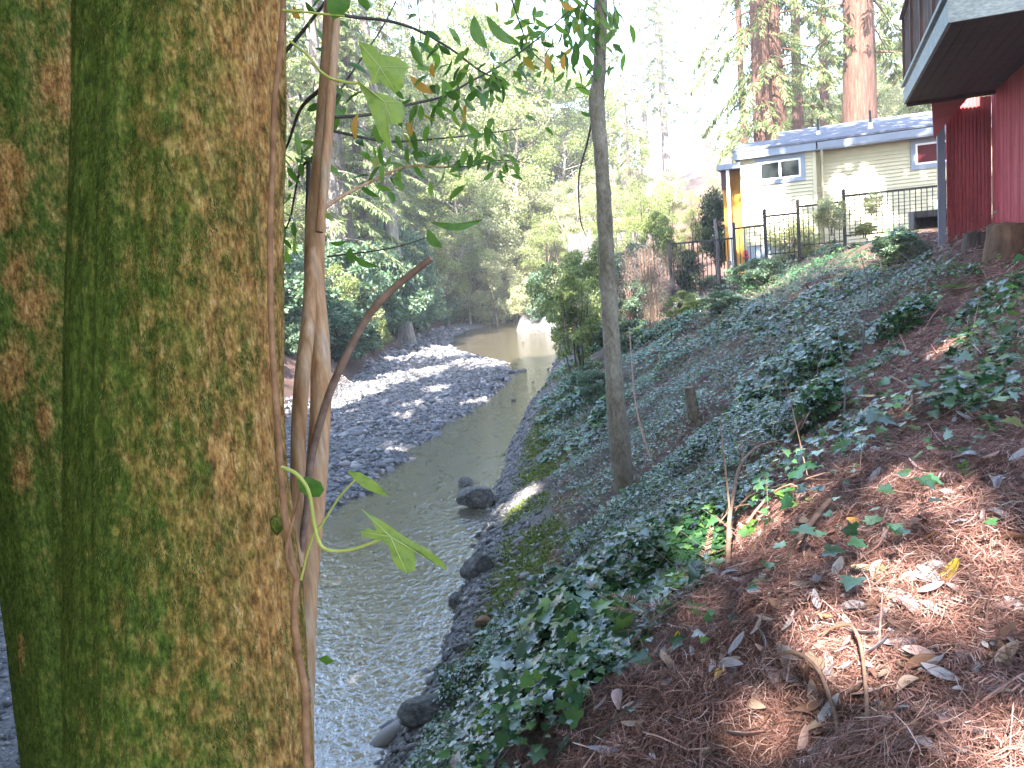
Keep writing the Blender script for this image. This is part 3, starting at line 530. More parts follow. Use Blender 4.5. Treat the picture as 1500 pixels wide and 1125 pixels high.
CON = [setm(conifer(30, .42, 4, 4.2, 80, 11, .34, 1), m_bark_gray, m_conifer), setm(conifer(26, .32, 2.5, 3.6, 80, 11, .3, 2), m_bark_dark, m_conifer), setm(conifer(34, .55, 9, 4.6, 75, 11, .34, 3), m_bark_gray, m_conifer)]
RED = [setm(conifer(38, .62, 7.5, 4.6, 80, 15, .3, 11, .8), m_bark_red, m_conifer), setm(conifer(38, .5, 6.5, 5.0, 90, 15, .3, 12, .8), m_bark_red, m_conifer)]
BRO = [setm(broad(11, .16, 7, 3.6, 60, 22000, .15, 21, 1.1, wid=.26), m_bark_gray, m_broad), setm(broad(9, .12, 5.2, 3.3, 60, 22000, .14, 22, 1.2, wid=.26, stems=3), m_bark_dark, m_broad), setm(broad(8, .1, 4.2, 3.1, 60, 22000, .13, 23, 1.25, wid=.22, stems=3), m_bark_gray, m_pale)]
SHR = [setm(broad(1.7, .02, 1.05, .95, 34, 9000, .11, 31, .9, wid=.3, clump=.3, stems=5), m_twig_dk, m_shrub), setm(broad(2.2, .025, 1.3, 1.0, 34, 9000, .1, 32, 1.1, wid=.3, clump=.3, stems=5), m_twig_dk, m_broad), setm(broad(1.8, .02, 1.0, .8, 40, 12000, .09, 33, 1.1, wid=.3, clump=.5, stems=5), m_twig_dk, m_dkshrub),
       setm(broad(2.2, .014, 1.3, .8, 60, 5500, .08, 34, 1.3, wid=.07, clump=.34, stems=12), m_twig, m_brush), setm(broad(1.6, .014, 1.0, .85, 34, 7500, .075, 35, .9, wid=.3, clump=.3, stems=7), m_twig_dk, m_pale)]
def at(px, Y):
    """ground point in the direction of photo column px (at horizon) at forward distance Y"""
    q = ray(px, 395-.091*(px-750)); x = q[0]/q[1]*Y; return (x, Y, hz(x, Y)-.08)
# far woodland on the hillside behind the creek: one tree per copy
far = []
r3 = np.random.default_rng(99)
def far_tree(px, Y, kind, k, s):
    p = at(px, Y); rz = r3.uniform(0, 6.28)
    if kind == 'c': plant('conifer_tree', CON[k], p, s, rz, ['tall grey barked conifer in the far creekside wood', 'slender dark barked conifer in the far creekside wood', 'bare stemmed conifer with high crown in the far wood'][k], 'tree', ['grey conifers', 'dark conifers', 'high crowned conifers'][k]+' of the far wood')
    else: plant('broadleaf_tree', BRO[k], p, s, rz, ['green leafy tree in the far creekside wood', 'many stemmed leafy tree in the far creekside wood', 'pale grey green tree in the far creekside wood'][k], 'tree', ['green leafy trees', 'many stemmed trees', 'pale leafy trees'][k]+' of the far wood')
# hand placed stems (photo column, distance)
for px, Y, k, s in ((415, 38, 1, 1.), (518, 42, 0, .85), (545, 43, 1, .95), (500, 40, 0, 1), (583, 44, 2, .8), (640, 70, 2, .95), (668, 76, 2, .9), (560, 74, 2, .9), (605, 82, 2, 1.), (705, 84, 2, .95), (728, 88, 2, .9), (535, 66, 2, .8), (590, 62, 2, .75), (455, 46, 2, 1), (452, 44, 1, .95), (560, 55, 0, 1), (800, 84, 0, 1.1), (955, 80, 2, 1.), (985, 88, 2, .9), (930, 62, 1, .55)): far_tree(px, Y, 'c', k, s)
for px, Y, k, s in ((700, 62, 0, 1.), (735, 66, 2, 1.15), (770, 68, 1, 1.), (795, 64, 2, 1.1), (820, 70, 0, 1.), (845, 60, 2, .9), (660, 66, 1, 1.), (630, 62, 0, .9), (690, 74, 2, 1.3), (745, 78, 0, 1.4), (790, 80, 2, 1.3), (575, 60, 2, .9), (540, 50, 1, .8), (600, 70, 0, 1.2), (885, 66, 2, .9), (915, 74, 0, .9), (860, 78, 0, 1.2), (490, 58, 1, 1), (440, 50, 0, .9), (985, 72, 2, .5), (720, 58, 2, .7), (690, 58, 2, .85), (750, 60, 2, .9), (650, 56, 0, .7), (775, 62, 0, .8), (805, 58, 1, .6)): far_tree(px, Y, 'b', k, s)
for px, Y, k, s in ((470, 62, 0, 2.), (520, 66, 2, 2.2), (565, 64, 1, 2.2), (610, 68, 2, 2.3), (655, 72, 0, 2.1), (700, 70, 2, 2.4), (745, 74, 1, 2.2), (790, 76, 2, 2.2), (835, 74, 0, 1.7), (430, 58, 2, 2.), (680, 64, 1, 1.7), (725, 62, 2, 1.5)): far_tree(px, Y, 'b', k, s)
for i in range(40):
    px = r3.uniform(330, 1480); Y = r3.uniform(80, 135)
    if 860 < px < 1040 and r3.random() < .75: continue
    far_tree(px, Y, 'c' if r3.random() < .6 else 'b', r3.integers(3), r3.uniform(.7, 1.05))
for i in range(7):   # left bank slope glimpsed between the trunks
    px = r3.uniform(395, 470); Y = r3.uniform(42, 75); far_tree(px, Y, 'c' if r3.random() < .6 else 'b', r3.integers(3), r3.uniform(.7, 1))
for x, y, k, z_ in ((-6.5, 2.6, 1, 0), (-8, 5.5, 0, 0), (-11, 7, 2, 0), (-4.3, -.6, 1, 1)): plant('broadleaf_tree', BRO[k], (x, y, hz(x, y)-.1), .78 if z_ else 1., r3.uniform(0, 6), ['unseen dense tree added past the left frame edge to block light', 'unseen slim tree added on the gravel beyond the left frame edge', 'unseen dense tree added beside the mossy trunk to darken it', 'unseen pale tree added further along the left bank'][(k == 0)+2*(z_ == 1)+3*(k == 2)], 'tree')  # unseen trees added to keep side light off the mossy trunk
for (x, y, k), l_ in zip(((-9.5, -4.2, 0), (-6.2, -7, 1), (-3, -9.5, 0), (-12, -1, 1)), ('unseen leafy tree added low behind the photographer on the stream side', 'unseen many stemmed tree added low behind the photographer', 'unseen leafy tree added directly behind the photographer', 'unseen many stemmed tree added on the left bank beyond the frame')): plant('broadleaf_tree', BRO[k], (x, y, hz(x, y)-.1), 1., r3.uniform(0, 6), l_, 'tree')  # unseen trees added to cut the low light from behind
# redwoods behind the house
def redwood(px, py, w_px, dep, k, label, ln=.0):
    p = D(px, py, dep); r = w_px/FOC*dep/2; s = r/([.62, .5][k]*.85); x, y = p[0], p[1]
    plant('redwood_tree', RED[k], (x, y, 2.8), (s, s, max(.8, min(1.15, s))), r3.uniform(0, 6), label, 'tree', None, tilt=(0, ln))
redwood(1116, 170, 27, 34, 0, 'thick red barked redwood behind the left end of the yellow house', .0)
redwood(1138, 170, 23, 34.9, 1, 'darker redwood trunk pressed against the thick left one', .0)
redwood(1168, 120, 18, 46, 1, 'thinner sunlit redwood between the paired trunks and the widest redwood')
redwood(1256, 120, 44, 36, 0, 'widest redwood, its sunlit trunk rising above the middle of the roof')
redwood(1088, 170, 10, 40, 1, 'slim grey stem just left of the paired redwoods')
redwood(1400, 100, 30, 44, 1, 'redwood mostly hidden behind the red balcony')
redwood(1205, 100, 16, 52, 0, 'distant redwood seen between two larger redwood trunks')
for px, Y, k, s in ((1190, 60, 1, 1.), (1300, 56, 2, 1.), (1340, 62, 0, 1), (1230, 70, 1, 1.1), (1085, 64, 2, .9)): far_tree(px, Y, 'b', k, s)
HOLES = []  # chosen sunlit spots; crowns get gaps along their sun rays
def hole(px, py, r): p = GHs(px, py); HOLES.append((p, r))
for px, py, r in ((1480, 1060, .5), (1420, 1090, .35), (1450, 1000, .25), (1500, 960, .3), (1340, 1135, .12), (1130, 800, .38), (1180, 755, .22), (1085, 850, .16), (1380, 520, .3), (1240, 690, .0), (1450, 660, .02), (1310, 610, .08), (1370, 600, .1), (1490, 750, .12), (1420, 700, .02), (750, 745, .25), (770, 725, .2),
                  (470, 600, .9), (520, 575, .9), (580, 556, 1.), (640, 543, 1.1), (700, 532, 1.2), (760, 525, 1.2), (810, 516, 1.2), (545, 553, .7), (650, 598, .35), (690, 585, .4), (600, 607, .3), (640, 570, .4), (560, 655, .3), (620, 590, .35), (480, 545, .8), (450, 560, .6), (480, 870, .25), (530, 1010, .15), (860, 380, .8)): hole(px, py, r)
HP = np.array([h[0] for h in HOLES]); HR = np.array([h[1] for h in HOLES])
hA = np.array([math.sin(rad(22)), math.cos(rad(22)), 0.])
for px, py, r in ((1120, 300, .4), (1140, 330, .5), (1165, 345, .5), (1110, 275, .3), (1150, 355, .45), (1232, 268, .22), (1268, 272, .3), (1280, 300, .25), (1292, 325, .3), (1100, 215, .3), (1080, 300, .3), (1395, 165, .5), (1375, 170, .3), (1410, 150, .3)):
    HP = np.vstack([HP, PL(px, py, D(1195, 300, 23 if px < 1370 else 13), hA)]); HR = np.append(HR, r)
# shrubs
def shrub(px, py, w_px, k, label, name='shrub', sz=None, zoff=-.1, group=None, dep=None):
    p = GHs(px, py) if dep is None else D(px, py, dep); dd = (p-CAM)@Fw; s = w_px/FOC*dd/2.2; s3 = (s, s, s*(sz or 1))
    plant(name, SHR[k], (p[0], p[1], p[2]+zoff*s), s3, r3.uniform(0, 6), label, 'shrub', group, 'stems', 'foliage')
shrub(850, 545, 92, 1, 'bright green climbing bush on the steep right bank edge', 'bank_bush', 1.5)
shrub(838, 500, 96, 1, 'sun edged bush hanging over the water on the right bank', 'bank_bush', 1.25)
shrub(880, 500, 80, 4, 'pale tangled bush between the bank bush and the slim trunk', 'bank_bush', 1.2)
shrub(945, 470, 70, 0, 'bluish bush tangled into the dead brush', 'bank_bush', 1.1)
shrub(1000, 470, 60, 1, 'low green bush below the iron gate', 'bank_bush', .7)
shrub(1060, 455, 60, 0, 'low bluish bush right of the green bush below the gate', 'bank_bush', .6)
shrub(858, 470, 80, 1, 'leafy bush below the plank fence on the right bank', 'bank_bush', 1.2)
shrub(872, 590, 66, 0, 'bluish ivy mound at the foot of the right bank bush', 'bank_bush', .9)
shrub(905, 520, 80, 0, 'ivy covered hump just right of the slim trunk', 'bank_bush', .8)
shrub(955, 495, 74, 3, 'brown dead brush standing right of the slim trunk', 'dead_brush', 1.9)
shrub(925, 480, 70, 3, 'brown dry brush behind the slim trunk', 'dead_brush', 1.7)
shrub(962, 470, 40, 3, 'greyish dead brush standing left of the iron gate', 'dead_brush', 1.5)
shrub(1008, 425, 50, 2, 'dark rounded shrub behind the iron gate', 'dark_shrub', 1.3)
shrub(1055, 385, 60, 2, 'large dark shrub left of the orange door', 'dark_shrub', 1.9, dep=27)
shrub(962, 400, 64, 1, 'green shrub rising behind the dead brush', 'green_shrub', 1.3, dep=27)
shrub(1165, 385, 110, 4, 'grey green bush in front of the lowest fence panels', 'slope_bush', .75)
shrub(1110, 425, 80, 0, 'bluish ivy bush at the foot of the iron fence', 'slope_bush', .7)
shrub(1215, 340, 66, 4, 'loose leafy shrub growing through the iron fence', 'slope_bush', .95, dep=19.5)
shrub(1245, 350, 70, 3, 'dead grey brush under the iron fence', 'dead_brush', .45)
shrub(1310, 385, 84, 0, 'dark glossy shrub on top of the slope below the crate', 'slope_bush', .6)
shrub(1280, 320, 40, 4, 'thin sprig reaching up the tall fence panel', 'slope_bush', 1.2, dep=19.5)
lb = ['shaded bluish shrub on the left creek bank', 'green leafy bush on the left creek bank', 'pale leafy bush on the left creek bank']
for px, py, wv, k in ((520, 470, 120, 0), (570, 490, 110, 0), (610, 485, 90, 0), (480, 440, 110, 0), (640, 465, 80, 4), (545, 520, 60, 1), (440, 470, 100, 1), (500, 520, 50, 4), (590, 440, 110, 0), (450, 400, 120, 4), (530, 410, 120, 1), (620, 420, 100, 4), (660, 450, 70, 1), (690, 455, 70, 4), (720, 462, 70, 4), (750, 465, 70, 1), (780, 462, 60, 4), (800, 455, 60, 0), (815, 440, 60, 4), (570, 420, 90, 0), (425, 520, 50, 0), (500, 480, 130, 0), (550, 480, 130, 0), (595, 470, 120, 0), (630, 470, 90, 4), (655, 475, 60, 0), (480, 490, 90, 1), (520, 440, 120, 4), (570, 450, 130, 0), (610, 440, 110, 4), (645, 430, 100, 1), (680, 435, 100, 4), (715, 440, 100, 0), (750, 440, 110, 4), (785, 438, 90, 1), (440, 420, 110, 0), (475, 390, 120, 4), (555, 400, 110, 4), (600, 400, 110, 0), (670, 468, 44, 0), (735, 468, 46, 0), (762, 466, 50, 4), (790, 470, 36, 0)):
    shrub(px, py, wv, k, lb[{0: 0, 1: 1, 4: 2}[k]], 'bank_shrub', 1.15, -.12, ['bluish', 'green', '', '', 'pale'][k]+' shrubs of the far bank')
FEA = setm(broad(2.6, .02, 1.5, 1.0, 30, 9000, .06, 36, 1.35, wid=.2, clump=.3, stems=5), m_twig_dk, m_broad)
SHR.append(FEA)
for px, py, wv, k, sz, dep, lb_ in ((945, 395, 80, 5, 1.3, 29, 'light feathery sapling behind the dead brush'), (975, 395, 70, 5, 1.5, 31, 'tall feathery sapling left of the gate'), (905, 400, 80, 5, 1.2, 30, 'feathery green bush left of the tall feathery sapling'), (1015, 385, 60, 5, 1.0, 28, 'loose feathery bush beyond the gate'), (1045, 372, 50, 4, 1., 30, 'pale bush beyond the gate near the dark shrub'), (930, 430, 80, 0, 1.1, 26, 'bluish bush at the foot of the feathery saplings'), (890, 440, 70, 1, 1.2, 27, 'green bush below the plank fence right of the slim trunk'), (960, 455, 80, 3, 1.3, 24, 'tall tangled brown brush below the feathery sapling'), (1040, 425, 40, 0, .7, 24.5, 'low bluish plant behind the gate bars'), (880, 350, 50, 5, 1.3, 38, 'light sapling in front of the shed'), (1020, 350, 50, 5, 1.2, 40, 'distant feathery sapling above the gate'), (930, 350, 60, 5, 1.2, 42, 'distant feathery sapling covering the red roof edge'), (980, 330, 60, 4, 1.3, 42, 'distant pale bush above the dead brush'), (840, 375, 50, 4, 1.4, 37, 'pale bush covering the left end of the plank fence'), (1265, 345, 40, 1, .5, 19.6, 'low green weed along the tall fence panel'), (1345, 345, 30, 1, .5, 16, 'small green weed beside the crate')):
    shrub(px, py, wv, k, lb_, 'shrub', sz, -.15, None, dep)
for i in range(34):
    Y = r3.uniform(23, 52); x = np.interp(Y, YT, XT)-r3.uniform(-.1, 3.2)-.25; k = [0, 0, 1, 4, 0][i % 5]; sc_ = r3.uniform(.75, 1.5); v_ = np.array([x, Y, hz(x, Y)+.8])-HP; t_ = v_@S
    if ((np.sqrt((v_*v_).sum(1)-t_*t_) < HR*.75+.75*sc_) & (t_ > -.5)).any(): continue
    plant('bank_shrub', SHR[k], (x, Y, hz(x, Y)-.15), (sc_*1.2, sc_*1.2, sc_), r3.uniform(0, 6), lb[{0: 0, 1: 1, 4: 2}[k]], 'shrub', ['bluish', 'green', '', '', 'pale'][k]+' shrubs of the far bank', 'stems', 'foliage')
# ferns by the wall
def fern(px, py, w_px, label):
    p = GHs(px, py); s = w_px/FOC*((p-CAM)@Fw)/1.6; f = empty('fern', tuple(p), label, 'fern')
    for i in range(7):
        az = i*.9+r3.uniform(-.2, .2); bp = branch_path((0, 0, 0), az, s*.8, .9, .75, 14); V, Fq = [], []
        d = np.array([math.cos(az), math.sin(az), 0]); lt = np.array([-math.sin(az), math.cos(az), 0]); ps = []; ys = []; ss = []
        for j in range(2, 14):
            for sg in (-1, 1): ps.append(bp[j]); ys.append(lt*sg+d*.35+[0, 0, -.15]); ss.append(s*.26*(1-abs(j/13-.4)))
        ys = np.array(ys); ys /= np.linalg.norm(ys, axis=1, keepdims=True); nz = np.tile([0, 0, 1.], (len(ys), 1)); nz -= ys*(nz*ys).sum(1)[:, None]; nz /= np.linalg.norm(nz, axis=1, keepdims=True)
        V, Fc = inst(KITE*[.3, 1, 1], KF, np.array(ps), np.stack([np.cross(ys, nz), ys, nz], -1), np.array(ss)); link('frond', amesh('frond', V, Fc), m_fern, f)
m_fern = leafmat('fern_frond', [(0, (.08, .16, .03)), (1, (.15, .25, .06))], .5, .35)
fern(1405, 425, 66, 'bright green fern in the bare soil below the red wall'); fern(1335, 465, 60, 'green fern at the right edge of the ivy'); fern(1380, 335, 46, 'light green fern at the foot of the grey post'); fern(1255, 430, 50, 'yellow green fern amid the ivy below the fence'); fern(1480, 600, 60, 'leafy green fern at the right edge of the slope')
# ------------------------------------------------------------------ shade trees added out of view; crown gaps are cut for the sun patches
def keep(c):
    k = np.ones(len(c), bool)
    for h, r in zip(HP, HR):
        v = c-h; t = v@S; d2 = (v*v).sum(1)-t*t; k &= ~((d2 < (r+.3)**2) & (t > .5))
    return k
def added_shade_tree(x, y, H, crown, R, n, label, dark=True):
    zb = hz(x, y); t = empty('added_shade_tree', (x, y, zb), label, 'tree'); r2 = np.random.default_rng(int(abs(x*7+y*13))+5); tb = MB()
    tb.tube(smooth_path([(0, 0, -.3), (.1, .1, H*.4), (-.1, 0, H*.8), (0, 0, H)], 5), np.array([.34, .28, .2, .06]), 10)
    g = r2.normal(size=(n, 3)); g /= np.linalg.norm(g, axis=1, keepdims=True); c = g*(R*r2.uniform(0, 1, n)**.4)[:, None]*[1, 1, .45]+[0, 0, crown]
    for i in range(26):
        e = c[i*7]; tb.tube(smooth_path([(0, 0, max(2, e[2]-R*.5)), e*[.5, .5, 1]+[0, 0, .2], e], 4), np.array([.09, .02]), 5, False)
    w_ = c+np.array([x, y, zb]); c = c[keep(w_)]; n = len(c)
    V, Fc = inst(KITE*[.7, 1, 1], KF, c, frames(np.array([0, 0, 1.])+r2.normal(size=(n, 3))*.6), r2.uniform(.28, .55, n))
    tb.build('trunk', m_bark_dark, t); link('crown', amesh('shade_crown', V, Fc), m_broad, t)
SHL = [a+b for b in (' added far behind the viewpoint', ' added close behind the viewpoint', ' added on the left bank out of frame', ' added far upstream of the viewpoint') for a in ('tall leafy shade tree', 'broad leafy shade tree', 'old leafy shade tree', 'leaning leafy shade tree', 'thin leafy shade tree', 'high crowned shade tree')]
k = 0
for x, y in ((-21, -13), (-13, -14), (-5, -12), (3, -9), (-22, -5), (-14.5, -6), (-7, -5), (1, -3), (-23, 3), (-15.5, 2), (-9, 2.5), (-13, 10), (-6, 13), (-14, 15), (-10.3, -8.2), (-8.3, -9.5), (-6, -8.2), (-11.5, -3), (6, -6), (-5, -19), (4, -16)):
    if (x, y) != (-6, 13): x, y = x+4.8, y-2.8
    CZ_ = 16 if x > 1.8 else 17
    added_shade_tree(x, y, CZ_+2, CZ_, 5.6, 6500, SHL[k]); k += 1

# ------------------------------------------------------------------ buildings (local frame: x right along the wall, y into depth, z up)
ANG = rad(-22); hB = np.array([math.cos(rad(22)), -math.sin(rad(22)), 0.])
m_cream = plain('cream_siding', (.47, .43, .29), .6, .06, 3, .4, .1)
m_trim = plain('blue_grey_trim', (.2, .235, .3), .55, .08, 5)
m_white = plain('white_vinyl', (.78, .78, .77), .4, .04)
m_shingle = nmat('roof_shingles', [(.3, (.075, .08, .1)), (.6, (.13, .14, .17)), (.8, (.2, .21, .24))], 9, .9, (1, 3, 1), .5, .01, 40)
m_orange = nmat('varnished_orange_boards', [(.3, (.46, .2, .025)), (.7, (.62, .31, .05))], 5, .45, (3, 3, .5), .2, .005)
m_black = plain('black_iron', (.018, .018, .02), .45, .2)
m_concrete = plain('pale_concrete', (.3, .3, .3), .85, .15, 8)
m_red = nmat('red_painted_boards', [(.25, (.3, .048, .055)), (.55, (.52, .095, .105)), (.8, (.58, .18, .18))], 2.2, .65, (4, 4, .5), .25, .006, 12, fine=14)
m_redlap = plain('red_lap_siding', (.42, .085, .08), .6, .1, 3)
m_brown = nmat('dark_brown_wood', [(.3, (.06, .035, .03)), (.7, (.15, .09, .075))], 5, .7, (4, 4, .6), .3, .006)
m_soffit = nmat('dark_soffit_boards', [(.3, (.075, .058, .058)), (.7, (.12, .095, .093))], 2, .8, (.5, 6, 1), .25, .006)
m_fascia = nmat('weathered_grey_green_fascia', [(.25, (.28, .31, .31)), (.6, (.4, .44, .43)), (.8, (.48, .52, .48))], 4, .7, (1, 1, 3), .25, .005, 20, fine=22)
m_wood = nmat('weathered_grey_wood', [(.25, (.06, .054, .054)), (.6, (.15, .138, .138)), (.8, (.22, .2, .2))], 6, .85, (4, 4, .5), .4, .008)
m_glass, gn_, gbs = newmat('dark_window_glass'); gbs.inputs['Base Color'].default_value = (.02, .025, .025, 1); gbs.inputs['Roughness'].default_value = .05; gbs.inputs['Specular IOR Level'].default_value = .3
m_glass_red, gn_, gbs = newmat('glass_with_red_curtain'); gbs.inputs['Base Color'].default_value = (.09, .018, .022, 1); gbs.inputs['Roughness'].default_value = .12; gbs.inputs['Specular IOR Level'].default_value = .5
m_metal = plain('galvanised_metal', (.5, .5, .5), .35, .1)
def clap(b, x0, x1, y, z0, z1, h=.1, t=.03):
    """clapboard courses facing -y"""
    n = int(math.ceil((z1-z0)/h))
    for i in range(n):
        a = z0+i*h; c = min(a+h, z1); V = [(x0, y-t, a), (x1, y-t, a), (x1, y-.003, c), (x0, y-.003, c), (x0, y, a), (x1, y, a)]
        b.add(V, [(0, 1, 2, 3), (4, 5, 1, 0)])
    return b
h0 = D(1195, 300, 23); HZ = 2.2
house = empty('yellow_house', (h0[0], h0[1], 0), 'pale yellow clapboard house with blue grey trim behind the iron fence', 'house', None, ANG)
b = clap(MB(), -1.95, 0, 0, 3.96, 6.55); b.box(-1.95, .001, 2.0, 0, 5, 6.5); clap(b, 0, 7, .32, 3.6, 6.6); b.box(.002, .321, 2.0, 7, 5.2, 6.58); b.build('wall', m_cream, house)
MB().box(-1.93, -.004, 2.0, -.01, .04, 3.96).build('foundation_skirt', plain('blue_grey_skirt', (.3, .35, .42), .7, .08), house)
for x0, x1, y0 in ((-2.02, -1.93, -.03), (-.05, .045, -.03)): MB().box(x0, y0, 3.5, x1, y0+.055, 6.5).build('corner_board', m_cream, house)
def roofslab(x0, x1, y0, z0, y1, z1, th): 
    return MB().add([(x0, y0, z0), (x1, y0, z0), (x1, y1, z1), (x0, y1, z1), (x0, y0, z0-th), (x1, y0, z0-th), (x1, y1, z1-th), (x0, y1, z1-th)], [(0, 1, 2, 3), (7, 6, 5, 4), (0, 4, 5, 1), (1, 5, 6, 2), (2, 6, 7, 3), (3, 7, 4, 0)])
rf = roofslab(-2.2, .08, -.22, 6.70, 2.4, 7.17, .05); 
rf.add(*[(lambda q: (q.v, q.f))(roofslab(-1.0, 7.2, -.12, 6.72, 2.8, 7.42, .05))][0]); rf.add(*[(lambda q: (q.v, q.f))(roofslab(-1.0, 7.2, 5.6, 6.72, 2.8, 7.42, .05))][0]); rf.add(*[(lambda q: (q.v, q.f))(roofslab(-2.2, -1.0, 5, 6.70, 2.4, 7.17, .05))][0])
roof = rf.build('roof', m_shingle, house)
MB().box(-2.19, -.20, 6.44, .06, -.16, 6.645).build('fascia_board', m_trim, house)
MB().add([(.1, -.2, 6.64), (7, -.2, 6.64), (7, -.18, 6.46), (.1, -.18, 6.46), (.1, -.05, 6.64), (7, -.05, 6.64), (7, -.05, 6.44), (.1, -.05, 6.44)], [(0, 1, 2, 3)[::-1], (3, 2, 6, 7)[::-1], (4, 7, 6, 5)[::-1], (0, 3, 7, 4)[::-1], (1, 5, 6, 2)[::-1]]).build('gutter', m_trim, house)
MB().box(-2.15, -.16, 6.43, 7, .3, 6.455).build('eave_soffit', m_trim, house)
MB().tube([(.2, -.1, 6.46), (.2, -.1, 6.32), (.19, .16, 6.2), (.19, .2, 6.0), (.19, .2, 3.6)], [.035], 8).build('downspout', m_cream, house)
for bb, yy in ((.12, 1.0), (1.5, .8)):
    v = MB().tube([(bb, yy, 6.9), (bb, yy, 7.42)], [.035], 10).build('vent_pipe', m_black, house); MB().tube([(bb, yy, 6.9), (bb, yy, 7.08)], [.075, .05], 10).build('collar', m_white, v)
def window(parent, x0, x1, z0, z1, y, glass, tr=.12, sash=2):
    fr_ = MB(); fr_.box(x0, y-.05, z0, x1, y-.022, z0+tr).box(x0, y-.05, z1-tr, x1, y-.022, z1).box(x0, y-.052, z0+tr, x0+tr, y-.022, z1-tr).box(x1-tr, y-.052, z0+tr, x1, y-.022, z1-tr)
    wd = fr_.build('window', m_trim, parent); a, c, e, g = x0+tr, x1-tr, z0+tr, z1-tr; t = .05
    f2 = MB().box(a, y-.045, e, c, y-.012, e+t).box(a, y-.045, g-t, c, y-.012, g).box(a, y-.047, e+t, a+t, y-.012, g-t).box(c-t, y-.047, e+t, c, y-.012, g-t)
    if sash == 2: m_ = (a+c)/2; f2.box(m_-.035, y-.046, e+t, m_+.035, y-.012, g-t)
    f2.build('frame', m_white, wd); MB().box(a+.01, y-.03, e+.01, c-.01, y-.02, g-.01).build('pane', glass, wd)
window(house, -1.6, -.24, 5.66, 6.42, 0, m_glass); window(house, 2.46, 3.9, 5.62, 6.42, .32, m_glass_red, sash=1)
dw = MB()
for i in range(5): dw.box(-2.6+i*.13, .6, 2.6, -2.6+i*.13+.127, .64, 6.3)
dw.build('door', m_orange, house); MB().box(-2.42, -.02, 2.4, -2.33, .07, 6.24).build('porch_post', m_white, house)
MB().box(-2.66, -.15, 6.22, -2.0, 1.8, 6.37).build('porch_roof', m_trim, house); MB().box(-2.6, .3, 5.7, -2.45, 1.6, 6.22).build('porch_beam', m_brown, house)
# standpipe by the corner
sp = empty('garden_standpipe', tuple(PL(1094, 398, h0+hA*-.35, hA)), 'dark reddish standpipe beside the orange door', 'pipe', None, ANG)
MB().tube([(0, 0, 0), (0, 0, .5)], [.05], 8).build('pipe', m_brown, sp); MB().tube([(-.08, 0, .42), (.08, 0, .42)], [.05], 8).tube([(0, 0, .5), (0, 0, .62)], [.07, .05], 8).build('valve', m_red, sp)
# iron fence
f0 = D(1237, 330, 21); fe = empty('iron_fence', (f0[0], f0[1], 0), 'black iron picket fence stepping uphill in front of the yellow house', 'fence', None, ANG)
posts = [(-2.77, 4.60), (-1.96, 4.86), (-1.12, 5.02), (0, 5.15), (2.3, 5.12), (4.4, 5.2)]
def fpost(x, zt, par, z0=2.2, w_=.042): 
    return MB().box(x-w_, -w_, z0, x+w_, w_, zt).box(x-w_*1.3, -w_*1.3, zt, x+w_*1.3, w_*1.3, zt+.02).tube([(x, 0, zt+.02), (x, 0, zt+.06)], [.03, .012], 8).build('post', m_black, par)
for x, zt in posts: fpost(x, zt, fe)
rails = [(-2.77, -1.96, 4.47), (-1.96, -1.12, 4.71), (-1.12, 0, 4.87), (0, 2.3, 5.02), (2.3, 4.4, 5.08)]
for x0, x1, zt in rails:
    b = MB().box(x0+.034, -.018, zt-.026, x1-.034, .018, zt+.026).box(x0+.034, -.014, zt-1.02, x1-.034, .014, zt-.99); n = max(4, round((x1-x0)/.125))
    for i in range(1, n): x = x0+(x1-x0)*i/n; b.tube([(x, 0, zt-1.05), (x, 0, zt-.02)], [.013], 6)
    b.build('picket_panel', m_black, fe)
gt = empty('iron_gate', (f0[0], f0[1], 0), 'black iron gate panel set low left of the stepped fence', 'gate', None, ANG)
b = MB().box(-4.5, -.018, 4.19, -2.81, .018, 4.24).box(-4.5, -.016, 2.86, -2.81, .016, 2.9)
for i in range(15): x = -4.45+i*.115; b.tube([(x, 0, 2.78), (x, 0, 4.2)], [.014], 6)
b.build('picket_panel', m_black, gt); fpost(-4.53, 4.3, gt); MB().box(-2.95, -.06, 3.5, -2.87, -.02, 3.62).build('latch', m_black, gt)
cb = MB().box(-4.5, -.1, 2.2, -3.1, .1, 2.71).build('concrete_curb', m_concrete, None, label='pale concrete curb under the iron gate', cat='curb'); cb.location = (f0[0], f0[1], 0); cb.rotation_euler.z = ANG
gp = MB().tube([(0, 0, -.3), (.03, 0, .7), (-.02, 0, 1.5)], [.06, .05, .04], 8).build('garden_post', m_wood, None, label='leaning grey wooden post just behind the iron gate', cat='post'); gp.location = D(1052, 400, 22.6)
